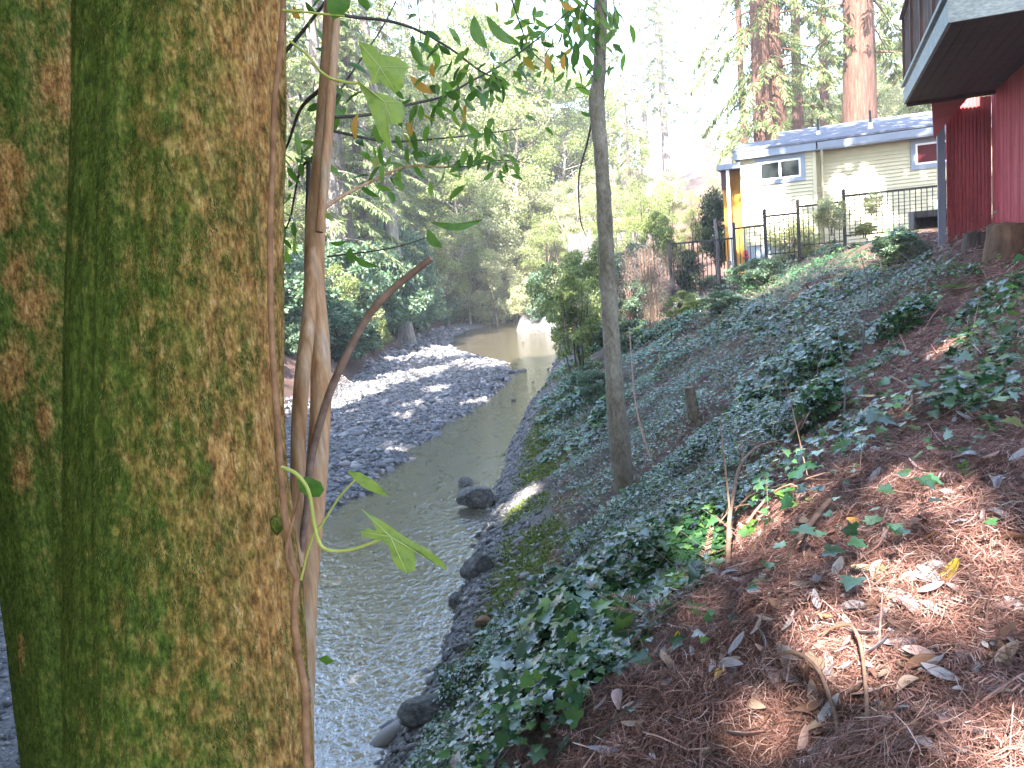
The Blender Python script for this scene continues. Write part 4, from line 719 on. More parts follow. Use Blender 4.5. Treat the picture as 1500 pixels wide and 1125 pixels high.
# red building with balcony
r0 = D(1390, 335, 13); red = empty('red_building', (r0[0], r0[1], 0), 'red board sided building with a grey edged balcony at the upper right', 'building', None, ANG)
def grooved(b, p, q, z0, z1, out, pitch=.1, seed=0):
    """vertical boards with grooves from p to q; out = outward normal"""
    p = np.array(p, float); q = np.array(q, float); o = np.array(out, float); L = np.linalg.norm(q-p); d = (q-p)/L; n = int(L/pitch); r2 = np.random.default_rng(seed)
    for i in range(n):
        a = p+d*(i*pitch+.006); c = p+d*((i+1)*pitch-.006); t = .018+r2.uniform(-.003, .003); P4 = [a, c, c-o*.05, a-o*.05]; P4 = [P4[0]+o*t, P4[1]+o*t, P4[2], P4[3]]
        V = [(k[0], k[1], z0) for k in P4]+[(k[0], k[1], z1) for k in P4]; b.add(V, [(0, 3, 2, 1), (4, 5, 6, 7), (0, 1, 5, 4), (1, 2, 6, 5), (2, 3, 7, 6), (3, 0, 4, 7)])
    P4 = [p, q, q-o*.04, p-o*.04]; V = [(k[0], k[1], z0) for k in P4]+[(k[0], k[1], z1) for k in P4]; b.add(V, [(0, 3, 2, 1), (4, 5, 6, 7), (0, 1, 5, 4), (1, 2, 6, 5), (2, 3, 7, 6), (3, 0, 4, 7)])
b = MB(); grooved(b, (-.02, 0), (.6, 0), 3.5, 5.93, (0, -1), .052, 1); b.build('front_wall', m_red, red)
b = MB(); grooved(b, (.62, .0), (.62, -5.6), 3.2, 9.2, (-1, 0), .085, 2); grooved(b, (.62, -5.62), (4.5, -5.62), 3.0, 9.2, (0, -1), .085, 4); b.build('side_wall', m_red, red)
b = MB(); grooved(b, (1.2, 3.5), (1.2, .03), 3.3, 6.1, (-1, 0), .085, 5); b.box(1.2, 3.44, 3.3, 4.5, 3.5, 6.1); b.build('rear_wall', m_red, red)
MB().add([(.5, -5.9, 9.2), (4.8, -5.9, 10.2), (4.8, .4, 10.2), (.5, .4, 9.2), (.5, -5.9, 9.1), (4.8, -5.9, 10.1), (4.8, .4, 10.1), (.5, .4, 9.1)], [(0, 1, 2, 3), (7, 6, 5, 4), (0, 4, 5, 1), (1, 5, 6, 2), (2, 6, 7, 3), (3, 7, 4, 0)]).build('roof', m_shingle, red)
MB().box(-.16, -.13, 3.4, -.055, -.03, 5.95).build('corner_post', m_trim, red)
def rp(px, py, y): q = PL(px, py, r0+hA*y, hA); return ((q-r0)@hB, y, q[2])
sk = MB()
L0 = [(1363, 140), (1425, 136), (1386, 181), (1367, 206)]; sk.poly([rp(a, c, -.24) for a, c in ((1364, 138), (1424, 136), (1387, 180), (1368, 205))], .03)
for t in (.3, .6): 
    a = np.array(rp(1364+3*t, 138+62*t, -.255)); c = np.array(rp(1425-38*t, 136+46*t, -.255)); sk.tube([a, c], [.006], 5)
sk.build('stair_skirt', m_redlap, red)
dk = MB().box(-.6, -5.5, 5.98, .6, -.36, 6.02)
for i in range(9): dk.box(-.6+i*.134, -5.5, 5.955, -.6+i*.134+.128, -.36, 5.979)
dk.build('balcony_soffit', m_soffit, red); MB().box(.6, -5.5, 5.955, 4.4, -5.66, 6.0).build('balcony_ledger', m_soffit, red)
MB().box(-.64, -5.54, 5.94, -.602, -.33, 6.15).build('side_fascia', m_fascia, red); MB().box(-.64, -5.58, 5.94, 4.5, -5.541, 6.16).build('front_fascia', m_fascia, red); MB().box(-.6, -.358, 5.9, .6, -.3, 6.06).build('rear_beam', m_brown, red)
MB().box(-.67, -5.62, 6.2, -.45, -.3, 6.245).box(-.67, -5.62, 6.2, 4.5, -5.4, 6.244).build('deck_edge', m_fascia, red)
ra = MB().box(-.68, -5.6, 7.2, -.52, -.28, 7.245).build('railing', m_brown, red)
for i, yy in enumerate((-.4, -1.7, -3.0, -4.3, -5.5)): MB().box(-.65, yy-.045, 6.245, -.56, yy+.045, 7.2).build('post', m_brown, ra)
b = MB()
for i in range(38): yy = -.55-i*.13; b.box(-.62, yy-.012, 6.3, -.595, yy+.012, 7.15)
b.box(-.625, -5.5, 6.27, -.59, -.4, 6.3).box(-.625, -5.5, 7.15, -.59, -.4, 7.18); b.build('balusters', m_wood, ra)
# crate, stump and other small things
cr = empty('wooden_crate', tuple(D(1358, 335, 14.2)), 'weathered grey wooden crate tipped open beside the grey post', 'crate', None, ANG+.12)
MB().box(-.25, -.2, .28, .32, .22, .31).box(-.25, .19, .02, .32, .22, .28).box(-.25, -.19, .02, -.22, .19, .28).box(.29, -.19, .02, .32, .19, .28).box(-.25, -.2, .2, .32, -.18, .28).build('box', m_wood, cr); MB().box(-.22, -.17, .0, .29, .18, .02).build('bottom', m_brown, cr)
def stump(px, py, w_px, h_, label, m, seed):
    p = GHs(px, py); s = w_px/FOC*((p-CAM)@Fw)/2; o = MB(); r2 = np.random.default_rng(seed); n = 26; V = []; ring = []
    for j, (z, q) in enumerate(((-.3, 1.15), (.02, 1.08), (h_*.5, .97), (h_*.95, .92), (h_, .85), (h_*.93, .5), (h_*.85, .2))):
        for i in range(n):
            t = 2*math.pi*i/n; k = q*(1+.22*(vn(math.cos(t)*1.4+3, math.sin(t)*1.4+3, 1.5, seed)-.5)+.1*(hsh(np.int64(i), np.int64(0), seed)-.5)); V.append((s*k*math.cos(t), s*k*math.sin(t), z+(.12*h_*(vn(math.cos(t)*2+3, math.sin(t)*2+3, 2, seed+1)-.5) if j > 2 else 0)))
    Fq = [(j*n+i, j*n+(i+1) % n, (j+1)*n+(i+1) % n, (j+1)*n+i) for j in range(6) for i in range(n)]+[tuple(range(6*n, 7*n))]
    o.add(V, Fq, False); q = o.build('tree_stump', m, None, label=label, cat='stump'); q.location = tuple(p); return q
m_stump = nmat('rotten_stump_wood', [(.3, (.05, .032, .022)), (.55, (.17, .1, .065)), (.8, (.27, .18, .12))], 6, .9, (1, 1, .5), .8, .03, 16)
stump(1482, 372, 66, .36, 'brown rotting stump below the red wall at the right edge', m_stump, 3); stump(1430, 362, 34, .2, 'dark hollow stump just left of the brown rotting stump', m_bark_dark, 6)
sp2 = GHs(1018, 615); MB().tube([sp2-[0, 0, .2], sp2+[-.03, 0, .2], sp2+[-.05, 0, .42]], [.085, .075, .065], 9).build('snag', m_slim, None, label='short mossy snag standing in the ivy', cat='stump')
# plank fence on the far right bank and red roofed shed beyond
pf = empty('plank_fence', (0, 0, 0), 'weathered grey plank fence on the far right bank', 'fence'); A1, A2, A3 = D(834, 388, 36), D(868, 388, 34), D(884, 388, 33.4)
b = MB()
for i in range(7):
    p = A1+(A2-A1)*(i+.04)/7; q = A1+(A2-A1)*(i+.94)/7; b.add([p-[0, 0, .5], q-[0, 0, .5], q+[0, 0, 1.35], p+[0, 0, 1.33], p+[0, .03, -.5], q+[0, .03, -.5], q+[0, .03, 1.35], p+[0, .03, 1.33]], [(0, 1, 2, 3), (7, 6, 5, 4), (0, 4, 5, 1), (1, 5, 6, 2), (2, 6, 7, 3), (3, 7, 4, 0)])
b.build('board_panel', m_wood, pf); b = MB()
for i in range(8):
    z = -.1+i*.17; b.add([A2+[.03, 0, z], A3+[1, 0, z], A3+[1, 0, z+.13], A2+[.03, 0, z+.13], A2+[.03, .03, z], A3+[1, .03, z], A3+[1, .03, z+.13], A2+[.03, .03, z+.13]], [(0, 1, 2, 3), (7, 6, 5, 4), (0, 4, 5, 1), (1, 5, 6, 2), (2, 6, 7, 3), (3, 7, 4, 0)])
b.build('slat_panel', m_wood, pf); MB().box(A2[0]-.04, A2[1]-.08, A2[2]-.6, A2[0]+.04, A2[1]-.01, A2[2]+1.42).build('post', m_wood, pf)
p = D(933, 335, 48); sh = empty('garden_shed', (p[0], p[1], p[2]-1.6), 'small shed with a faded red roof glimpsed through the shrubs', 'shed', None, .3)
MB().box(-.9, 0, 0, .9, 1.6, 1.7).build('wall', m_wood, sh); MB().add([(-1.05, -.2, 1.7), (1.05, -.2, 1.7), (1.05, 1, 2.35), (-1.05, 1, 2.35), (1.05, 1.9, 1.7), (-1.05, 1.9, 1.7)], [(0, 1, 2, 3), (3, 2, 4, 5), (0, 3, 5), (1, 4, 2)]).build('roof', plain('faded_red_roof', (.42, .12, .1), .7), sh)

# ------------------------------------------------------------------ mossy twin trunk in the foreground
m_mossbark, mn, mb_ = newmat('moss_covered_bark')
n1 = noise(mn, 20, 10, (1, 1, .6), .75); n2 = noise(mn, 52, 6, (1, 1, .5), .75); n3 = noise(mn, 3., 4, (1, 1, .6)); n4 = noise(mn, 140, 3, (1, 1, .4))
barkc = ramp(mn, n2, [(.3, (.08, .033, .013)), (.45, (.26, .122, .035)), (.58, (.4, .225, .072)), (.72, (.5, .36, .18))])
mossc = ramp(mn, n2, [(.3, (.022, .038, .006)), (.5, (.075, .108, .014)), (.75, (.16, .18, .033))])
tcn = mn.nodes.new('ShaderNodeTexCoord'); sx = mn.nodes.new('ShaderNodeSeparateXYZ'); mn.links.new(tcn.outputs['Object'], sx.inputs[0])
def mth(nt, op, a, b_): 
    m = nt.nodes.new('ShaderNodeMath'); m.operation = op
    for q, v in zip(m.inputs, (a, b_)):
        if hasattr(v, 'is_output'): nt.links.new(v, q)
        else: q.default_value = v
    return m.outputs[0]
sd_ = mn.nodes.new('ShaderNodeAttribute'); sd_.attribute_name = 'side'
cov = mth(mn, 'ADD', mth(mn, 'ADD', mth(mn, 'MULTIPLY', n1, .75), mth(mn, 'MULTIPLY', n2, .35)), mth(mn, 'MULTIPLY', sd_.outputs['Fac'], .15))
ba = mn.nodes.new('ShaderNodeAttribute'); ba.attribute_name = 'bare'; cov = mth(mn, 'ADD', cov, mth(mn, 'MULTIPLY', ba.outputs['Fac'], mth(mn, 'MULTIPLY', n2, .78)))
cr_ = mn.nodes.new('ShaderNodeValToRGB'); mn.links.new(cov, cr_.inputs[0]); cr_.color_ramp.elements[0].position = .56; cr_.color_ramp.elements[1].position = .79
mcol = mixc(mn, cr_.outputs[0], mossc, barkc); mcol = mixc(mn, .6, mcol, ramp(mn, n4, [(.34, (.22, .22, .2)), (.5, (.95, .95, .95)), (.68, (1.65, 1.6, 1.5))]), 'MULTIPLY')
mn.links.new(mcol, mb_.inputs['Base Color']); mb_.inputs['Roughness'].default_value = .92; mb_.inputs['Specular IOR Level'].default_value = .15
bump(mn, mixc(mn, .5, n2, n4), mb_, .9, .012)
m_fuzz = leafmat('trunk_moss', [(0, (.02, .034, .006)), (.5, (.06, .09, .012)), (.9, (.125, .16, .03)), (1, (.26, .25, .07))], .9, .15, .1)
def coverage(P, a, seed):
    return .62*(.4*vn(a*1.0, P[:, 2], 8, seed)+.6*vn(a, P[:, 2]*.7, 24, seed+1))+.42*vn(a, P[:, 2]*.5, 60, seed+2)
mt = empty('mossy_tree', (-.85, 1.95, 1.5), 'huge moss covered double trunk filling the left edge of the view', 'tree')
BARE = [(12, 245, 26, 34), (8, 300, 22, 36), (45, 445, 24, 34), (20, 400, 22, 30), (18, 545, 24, 60), (30, 690, 16, 40), (95, 130, 12, 50), (70, 120, 14, 30), (30, 960, 8, 40), (65, 615, 12, 22), (320, 660, 16, 26), (325, 690, 12, 18), (385, 90, 20, 80), (390, 620, 10, 90), (395, 880, 18, 60)]
def bare(W):
    px, py, dep = proj(W); v = np.zeros(len(W))
    for a, c, sx_, sy_ in BARE: v = np.maximum(v, .8*np.exp(-((px-a)/sx_)**2-((py-c)/sy_)**2))
    return v
def mossy(edges, dep, seed, fuzz_n, name, bias):
    """trunk from the traced left and right outline, real round section at its own distance"""
    ys = np.array([e[0] for e in edges], float); C_ = []; R_ = []
    for yy in np.linspace(ys[0], ys[-1], 60):
        a = np.interp(yy, ys, [e[1] for e in edges]); c = np.interp(yy, ys, [e[2] for e in edges]); r = (c-a)/2/FOC*dep; r = r*(1+.5*(r/dep)**2)
        C_.append(D((a+c)/2, yy, dep+r*.25)); R_.append(r)
    C_ = np.array(C_); R_ = np.array(R_); top = C_[0]+(C_[0]-C_[8])/np.linalg.norm(C_[0]-C_[8])*np.array([[9.], [6], [3], [1]]); bot = C_[-1]+np.array([[0, .02, -.35], [0, .03, -.8], [-.02, .05, -1.4], [-.02, .05, -1.9]])
    P = np.vstack([top, C_, bot]); r = np.concatenate([R_[0]*np.array([.55, .75, .9, .98]), R_, R_[-1]*np.array([1.05, 1.15, 1.3, 1.5])])
    tt = np.concatenate([[0], np.cumsum(np.linalg.norm(np.diff(P, axis=0), axis=1))]); m = 420; ts = np.interp(np.linspace(0, 1, m), [0, .25, .85, 1], [0, tt[4]-.1, tt[-5]+.1, tt[-1]])
    P = np.stack([np.interp(ts, tt, P[:, k]) for k in range(3)], 1); r = np.interp(ts, tt, r); n = 200; th = np.linspace(0, 2*math.pi, n, endpoint=False)
    A, T = np.meshgrid(th, np.arange(m)); z = P[T.ravel(), 2]; a = A.ravel(); ca, sa = np.cos(a), np.sin(a); u = a*.25
    rid = (vn(ca*3+9, sa*3+z*.3, 1.1, seed)-.5)*.09+(vn(ca*9+z*.2, sa*9+z*.9, 1., seed+1)-.5)*.06+(vn(ca*24+z*2, sa*24+z*5, 1., seed+2)-.5)*.045
    rr = r[T.ravel()]*(1+rid); V = P[T.ravel()]+np.stack([ca*rr, sa*rr, 0*rr], 1)
    i = (np.arange(m-1)[:, None]*n+np.arange(n)[None]); j = (np.arange(m-1)[:, None]*n+(np.arange(n)+1) % n)
    Fq = np.stack([i, i+n, j+n, j], -1).reshape(-1, 4); o0 = np.array([-.85, 1.95, 1.5])
    tme = amesh(name, V-o0, Fq, True); tk = link(name, tme, m_mossbark, mt); ba_ = tme.attributes.new('bare', 'FLOAT', 'POINT'); ba_.data.foreach_set('value', bare(V).astype(np.float32)); sa_ = tme.attributes.new('side', 'FLOAT', 'POINT'); sa_.data.foreach_set('value', (ca+(.3 if bias else -.35)).astype(np.float32))
    # moss pile: fine drooping fibres where the cover is moss
    k = fuzz_n; lo = np.searchsorted(-P[:, 2], -4.95); hi = np.searchsorted(-P[:, 2], -2.3); row = rng.uniform(lo, min(hi, m-2), k); aa = rng.uniform(math.pi*.9, math.pi*2.1, k)
    Pc = np.stack([np.interp(row, np.arange(m), P[:, q]) for q in range(3)], 1); r_ = np.interp(row, np.arange(m), r); ca, sa, z = np.cos(aa), np.sin(aa), Pc[:, 2]
    rid = (vn(ca*3+9, sa*3+z*.3, 1.1, seed)-.5)*.09+(vn(ca*9+z*.2, sa*9+z*.9, 1., seed+1)-.5)*.06+(vn(ca*24+z*2, sa*24+z*5, 1., seed+2)-.5)*.045
    out = np.stack([ca, sa, 0*ca], 1); Q = Pc+out*(r_*(1+rid))[:, None]; arc = aa*r_
    cv = coverage(Q, arc, seed+7)+bias*ca; kp = cv < .475+rng.normal(size=k)*.1-.25*bare(Q); Q, out, z = Q[kp], out[kp], z[kp]; k = len(Q)
    tan = np.stack([-out[:, 1], out[:, 0], 0*z], 1); sw = (vn(arc[kp], z*.6, 6, seed+20)-.5)*.5
    d = out*.45+np.array([0, 0, -.85])+tan*(sw[:, None]+rng.normal(size=(k, 1))*.35)+out*rng.normal(size=(k, 1))*.2; d /= np.linalg.norm(d, axis=1, keepdims=True)
    nn = out+rng.normal(size=(k, 3))*.25-d*(out*d).sum(1)[:, None]; nn /= np.linalg.norm(nn, axis=1, keepdims=True)
    V, Fc = inst(KITE*[.12, 1, 1], KF, Q-o0-out*.001, np.stack([np.cross(d, nn), d, nn], -1), rng.uniform(.004, .013, k)); link('moss', amesh('trunk_moss', V, Fc), m_fuzz, mt); return P, r
P1, r1 = mossy([(-40, 123, 412), (100, 120, 411), (250, 115, 409), (400, 111, 408), (600, 109, 409), (720, 108, 414), (800, 108, 424), (900, 109, 438), (1000, 110, 447), (1170, 113, 458)], 1.72, 3, 330000, 'trunk', .13)
P2, r2_ = mossy([(-40, -150, 160), (300, -100, 165), (600, -25, 168), (750, 2, 172), (850, 14, 178), (950, 26, 184), (1050, 38, 188), (1170, 50, 195)], 2.75, 17, 150000, 'trunk', .0)
for x, y, r_, l_ in ((-2.65, 2.75, .34, 'unseen broken trunk added just left of the mossy trunk to darken it'), (-2.3, 1.1, .3, 'unseen dead trunk added beside the viewpoint to block light from the left')):
    b_ = hz(x, y); q_ = smooth_path([(x, y, b_-.3), (x+.06, y-.05, b_+3), (x-.05, y+.1, b_+8.5)], 8); MB().tube(q_, np.array([r_*1.2, r_, r_*.8]), 16).build('snag', m_bark_dark, None, label=l_, cat='light blocker')  # unseen trunks added to block light reaching the left mossy trunk
# crown of the mossy tree above the frame, added for shade with sun gaps
g = rng.normal(size=(5200, 3)); g /= np.linalg.norm(g, axis=1, keepdims=True); c = g*(4.2*rng.uniform(0, 1, 5200)**.4)[:, None]*[1, 1, .4]+np.array([-1.5, .2, 13]); c = c[keep(c)]
V, Fc = inst(KITE*[.6, 1, 1], KF, c-np.array([-.85, 1.95, 1.5]), frames(np.array([0, 0, 1.])+rng.normal(size=(len(c), 3))*.6), rng.uniform(.25, .5, len(c))); link('crown', amesh('mossy_tree_crown', V, Fc), m_bay, mt)
# small knots and burl on the right edge
bl = MB(); p = D(404, 768, 1.6); V = [tuple(np.array(q)*[.014, .014, .022]*(1+.3*(hsh(np.int64(i), np.int64(3), 5)-.5))+p-np.array([-.85, 1.95, 1.5])) for i, q in enumerate(ST_V)]; bl.add(V, ST_F, True); bl.build('burl', m_mossbark, mt)
# climbing vine with lime green shoots and big young leaves
m_vine = nmat('vine_bark', [(.3, (.16, .075, .035)), (.7, (.34, .18, .09))], 30, .85, None, .5, .003, 80)
vine = empty('ivy_vine', tuple(D(448, 1125, 1.62)), 'thin woody vine climbing the right side of the mossy trunk with lime green shoots', 'vine'); vo = np.array(vine.location)
def vpath(pts, dep, r, name, m, par, org, n=8, seg=6):
    dd = np.interp(np.linspace(0, 1, len(pts)), np.linspace(0, 1, len(np.atleast_1d(dep))), np.atleast_1d(dep)); P = smooth_path([D(x, y, d)-org for (x, y), d in zip(pts, dd)], seg); return MB().tube(P, r, n).build(name, m, par), P
vpath([(418, -40), (411, 60), (402, 150), (400, 230), (396, 320), (396, 400), (397, 470), (402, 560), (408, 640), (412, 700), (419, 770), (430, 835), (434, 850), (431, 900), (437, 960), (447, 1010), (448, 1080), (452, 1150)], 1.585, np.array([.0052, .006, .0065, .007, .008]), 'stem', m_vine, vine, vo)
vpath([(434, 850), (420, 815), (424, 780), (436, 740), (440, 715)], 1.57, np.array([.005, .002]), 'side_stem', m_vine, vine, vo)
vpath([(414, 15), (440, 17), (470, 20), (505, 24)], 1.56, np.array([.0026, .002]), 'shoot', m_stem_lime, vine, vo); vpath([(424, 60), (450, 80), (468, 103), (485, 115), (505, 120), (528, 122)], 1.55, np.array([.0026, .0028]), 'shoot', m_stem_lime, vine, vo)
vpath([(412, 684), (435, 695), (452, 720), (460, 765), (468, 795), (482, 806), (510, 806), (540, 797), (558, 790)], 1.52, np.array([.004, .0036, .003]), 'shoot', m_stem_lime, vine, vo)
vpath([(462, 782), (480, 755), (497, 728), (520, 703)], 1.54, np.array([.0028, .002]), 'shoot', m_stem_lime, vine, vo); vpath([(441, 850), (449, 815), (460, 780)], 1.55, np.array([.0026, .0018]), 'shoot', m_stem_lime, vine, vo)
m_vein = plain('leaf_vein', (.4, .46, .16), .5)
def cleaf(pts, dep, name, m, par, org, mid=None, bow=.06, veins=None):
    """leaf blade from a traced outline (photo px), fanned from its stalk point, with its own depth relief"""
    P = np.array(pts, float); c = P.mean(0) if mid is None else np.array(mid, float); V = []; Fq = []; n = len(P); L = np.linalg.norm(P-c, axis=1).max()
    for ring, q in enumerate((1, .66, .33)):
        for i, p in enumerate(P):
            u = c+(p-c)*q; e = np.linalg.norm(u-c)/L; V.append(D(u[0], u[1], dep+bow*L/FOC*dep*14*(e*e)*(.5+.5*math.sin(i*1.9))*.35+bow*dep*.12*((u[1]-c[1])/L))-org)
    V.append(D(c[0], c[1], dep)-org)
    for r_ in range(2): Fq += [(r_*n+i, r_*n+(i+1) % n, (r_+1)*n+(i+1) % n, (r_+1)*n+i) for i in range(n)]
    Fq += [(2*n+i, 2*n+(i+1) % n, 3*n) for i in range(n)]
    b = MB().add(V, Fq, True); o = b.build(name, m, par)
    if veins:
        vb = MB()
        for i in veins: vb.tube(np.array([V[3*n], V[2*n+i], V[n+i], V[i]])+(-Fw*.0012), np.array([.0011, .0004]), 5)
        vb.build('veins', m_vein, o)
    return o
cleaf([(525, 61), (545, 66), (558, 80), (584, 84), (600, 98), (592, 108), (591, 128), (580, 136), (568, 128), (556, 120), (546, 124), (541, 105), (532, 90)], 1.53, 'leaf', m_lime, vine, vo, (556, 98), .06, (0, 4, 7, 10))
cleaf([(522, 116), (532, 128), (545, 134), (565, 139), (588, 150), (593, 170), (588, 180), (575, 182), (567, 183), (571, 205), (575, 222), (566, 214), (556, 198), (548, 176), (538, 150)], 1.5, 'leaf', m_lime, vine, vo, (564, 150), .06, (0, 4, 7, 10, 13))
cleaf([(478, -10), (500, -14), (514, -4), (512, 12), (500, 24), (488, 29), (480, 14)], 1.55, 'leaf', m_limedk, vine, vo); cleaf([(520, -8), (536, -6), (543, 10), (538, 16), (526, 6)], 1.56, 'leaf', m_limedk, vine, vo)
cleaf([(530, 746), (545, 755), (562, 764), (582, 779), (600, 790), (625, 803), (648, 822), (656, 836), (640, 828), (618, 810), (606, 806), (610, 822), (607, 836), (596, 840), (582, 832), (574, 818), (570, 802), (560, 792), (548, 790), (530, 786), (528, 778), (540, 774), (552, 778), (545, 764)], 1.5, 'leaf', m_lime, vine, vo, (572, 786), .04, (0, 7, 13, 20))
cleaf([(435, 702), (450, 698), (470, 706), (475, 718), (468, 728), (452, 728), (440, 720)], 1.55, 'leaf', m_limedk, vine, vo); cleaf([(508, 690), (528, 692), (548, 704), (560, 716), (570, 728), (555, 724), (535, 716), (520, 704)], 1.54, 'leaf', m_lime, vine, vo)
cleaf([(465, 965), (478, 960), (490, 968), (478, 974)], 1.62, 'leaf', m_limedk, vine, vo)
# ------------------------------------------------------------------ peeling sapling with bay branches, behind the mossy trunk
so_ = np.array(D(450, 1100, 2.3)); so_[2] = hz(so_[0], so_[1]); sapl = empty('bay_sapling', tuple(so_), 'leafy sapling with peeling pinkish stems just right of the mossy trunk', 'tree')
def spath(*a, **k): return vpath(*a[:4], a[4], sapl, so_, **k)
spath([(490, -60), (484, 60), (478, 150), (470, 250), (462, 330), (461, 420), (468, 500), (470, 580), (466, 660), (460, 740), (450, 850), (446, 960), (444, 1060), (446, 1200)], [2.45, 2.4, 2.3], np.array([.024, .027, .03, .03, .032, .032, .03]), 'trunk', m_sap, n=14)
spath([(462, 330), (456, 400), (452, 470), (444, 540), (438, 620), (436, 720), (434, 830)], [2.42, 2.32, 2.28], np.array([.018, .022, .021]), 'stem', m_sap, n=10)
spath([(500, -50), (490, 60), (482, 160), (474, 260), (468, 340)], [2.4, 2.36], np.array([.011, .012, .012]), 'stem', m_sap, n=8)
spath([(452, 235), (450, 330), (449, 420), (447, 500), (446, 600)], 2.5, np.array([.007, .007]), 'stem', m_twig_dk)
spath([(440, 810), (450, 740), (456, 670), (478, 590), (503, 530), (540, 462), (575, 424), (604, 400), (632, 378)], [2.28, 2.2, 2.1], np.array([.009, .011, .011, .01, .008]), 'broken_branch', m_twig, n=8)
LEAFP = []; 
def bay(pts, dep, r, nleaf, t0=.25, m=m_twig_dk, spread=.1):
    _, P = spath(pts, dep, np.array([r, r*.45]), 'branch', m, n=6)
    for i in range(nleaf):
        t = rng.uniform(t0, 1)*(len(P)-1); k = int(t); f = t-k; p = P[k]*(1-f)+P[min(k+1, len(P)-1)]*f; LEAFP.append(p+rng.normal(size=3)*[spread, spread, spread*.8]*.5)
bay([(488, 20), (520, 25), (575, 32), (620, 48), (665, 75), (702, 103), (735, 118)], [2.5, 3.0], .006, 34, .35)
bay([(470, 172), (540, 168), (600, 153), (650, 141), (690, 119), (740, 92), (790, 55), (835, 15)], [2.5, 3.3], .006, 95, .3)
bay([(470, 188), (560, 206), (620, 205), (700, 197), (765, 188)], [2.5, 3.2], .005, 48, .2)
bay([(650, 245), (690, 243), (730, 235), (775, 238)], [3.1, 3.2], .003, 26, .1)
bay([(474, 305), (505, 285), (560, 258), (600, 243), (650, 245)], [2.42, 3.1], .007, 26, .4, m_sap)
bay([(465, 225), (440, 250), (425, 320), (412, 345)], [2.45, 2.7], .005, 26, .1)
bay([(470, 130), (440, 160), (420, 215), (405, 235)], [2.45, 2.8], .007, 26, .1)
bay([(405, 90), (440, 50), (475, 5), (500, -30)], [2.9, 2.7], .008, 14, .1)
bay([(462, 200), (500, 130), (560, 40), (590, -20)], [2.5, 2.8], .004, 16, .2)
bay([(610, -20), (615, 40), (618, 90)], [3.2, 3.2], .003, 6)
bay([(740, -30), (760, 30), (775, 70), (800, 95)], [3.3, 3.2], .004, 34, .2)
bay([(480, 376), (530, 370), (580, 362), (634, 345)], [2.35, 2.2], .003, 0)
lv = np.array(LEAFP); n = len(lv); d = rng.normal(size=(n, 3))*[.75, .5, .35]+[.1, -.05, -.7]; d /= np.linalg.norm(d, axis=1, keepdims=True); nn = rng.normal(size=(n, 3))+[0, -.5, .5]; nn -= d*(nn*d).sum(1)[:, None]; nn /= np.linalg.norm(nn, axis=1, keepdims=True)
V, Fc = inst(LANCE*[.44, 1, 1], LF, lv, np.stack([np.cross(d, nn), d, nn], -1), rng.uniform(.04, .088, n)); link('foliage', amesh('bay_foliage', V, Fc, True), m_bay, sapl)
m_yel = leafmat('yellow_leaf', [(0, (.55, .4, .03)), (.5, (.5, .28, .05)), (1, (.3, .13, .05))], .5, .35)
def lens(p, q, wd, bend=.12):
    p = np.array(p, float); q = np.array(q, float); d = q-p; nr = np.array([-d[1], d[0]])/np.linalg.norm(d); L = np.linalg.norm(d); up = []; dn = []
    for t in np.linspace(0, 1, 9): c = p+d*t+nr*bend*L*math.sin(math.pi*t); h = wd/2*math.sin(math.pi*t)**.75; up.append(c+nr*h); dn.append(c-nr*h)
    return up+dn[1:-1][::-1]
for p, q, wd, dep, mm in (((630, 325), (708, 321), 11, 2.15, m_limedk), ((626, 335), (648, 363), 14, 2.14, m_limedk), ((516, 373), (553, 390), 10, 2.3, m_limedk), ((513, 362), (517, 386), 11, 2.3, m_limedk), ((482, 355), (508, 353), 7, 2.35, m_limedk), ((694, 22), (714, 72), 18, 2.9, m_bay), ((712, 22), (764, 66), 16, 2.9, m_bay), ((634, 92), (636, 114), 8, 2.9, m_yel), ((604, 172), (604, 202), 9, 2.8, m_yel), ((803, 77), (809, 108), 8, 3., m_yel), ((827, 79), (827, 103), 8, 3., m_yel), ((600, 110), (643, 136), 13, 2.8, m_yel), ((525, 165), (522, 206), 9, 2.5, m_yel), ((684, 149), (685, 194), 7, 3., m_yel), ((821, 3), (842, 13), 9, 3.1, m_yel), ((430, 8), (440, 29), 9, 2.2, m_yel), ((606, 158), (622, 170), 6, 2.8, m_yel)):
    cleaf(lens(p, q, wd), dep, 'leaf', mm, sapl, so_, None, .03)
# ------------------------------------------------------------------ slim leaning tree on the bank
sb = GHs(918, 742); slim = empty('slim_tree', tuple(sb), 'slim leaning tree with bare grey brown bark rising from the ivy slope', 'tree'); dS = float((sb-CAM)@Fw)
pts = [(884, -400), (880, -120), (880, 0), (878, 100), (874, 150), (880, 220), (885, 300), (890, 400), (896, 500), (903, 600), (911, 680), (918, 738), (921, 775)]
pw = np.array([14, 17, 18, 19, 23, 20, 20, 21, 23, 25, 27, 29, 38])/2/FOC*dS
P = smooth_path([D(x, y, dS)-sb for x, y in pts], 14); rr = np.interp(np.linspace(0, 1, len(P)), np.linspace(0, 1, len(pw)), pw)*(1+.05*rng.normal(size=len(P)).cumsum()*.25); V, Fq = tube(P, np.clip(rr, pw.min()*.8, pw.max()*1.1), 18)
V = np.array(V); V += (vn(V[:, 0]*30, V[:, 2]*9+V[:, 1]*30, 1, 9)-.5)[:, None]*[.014, .014, 0]; MB().add(V, Fq, True).build('trunk', m_slim, slim)
def slb(pts, r, dd=0): 
    Q = smooth_path([D(x, y, dS+dd*i/len(pts))-sb for i, (x, y) in enumerate(pts)], 5); MB().tube(Q, np.array([r, r*.3]), 6).build('branch', m_twig_dk, slim); return Q
ctr = np.array([3.8, 11.2, 17.]); top = P[-1]*0  # unseen crown and limbs added off the trunk to shade the house
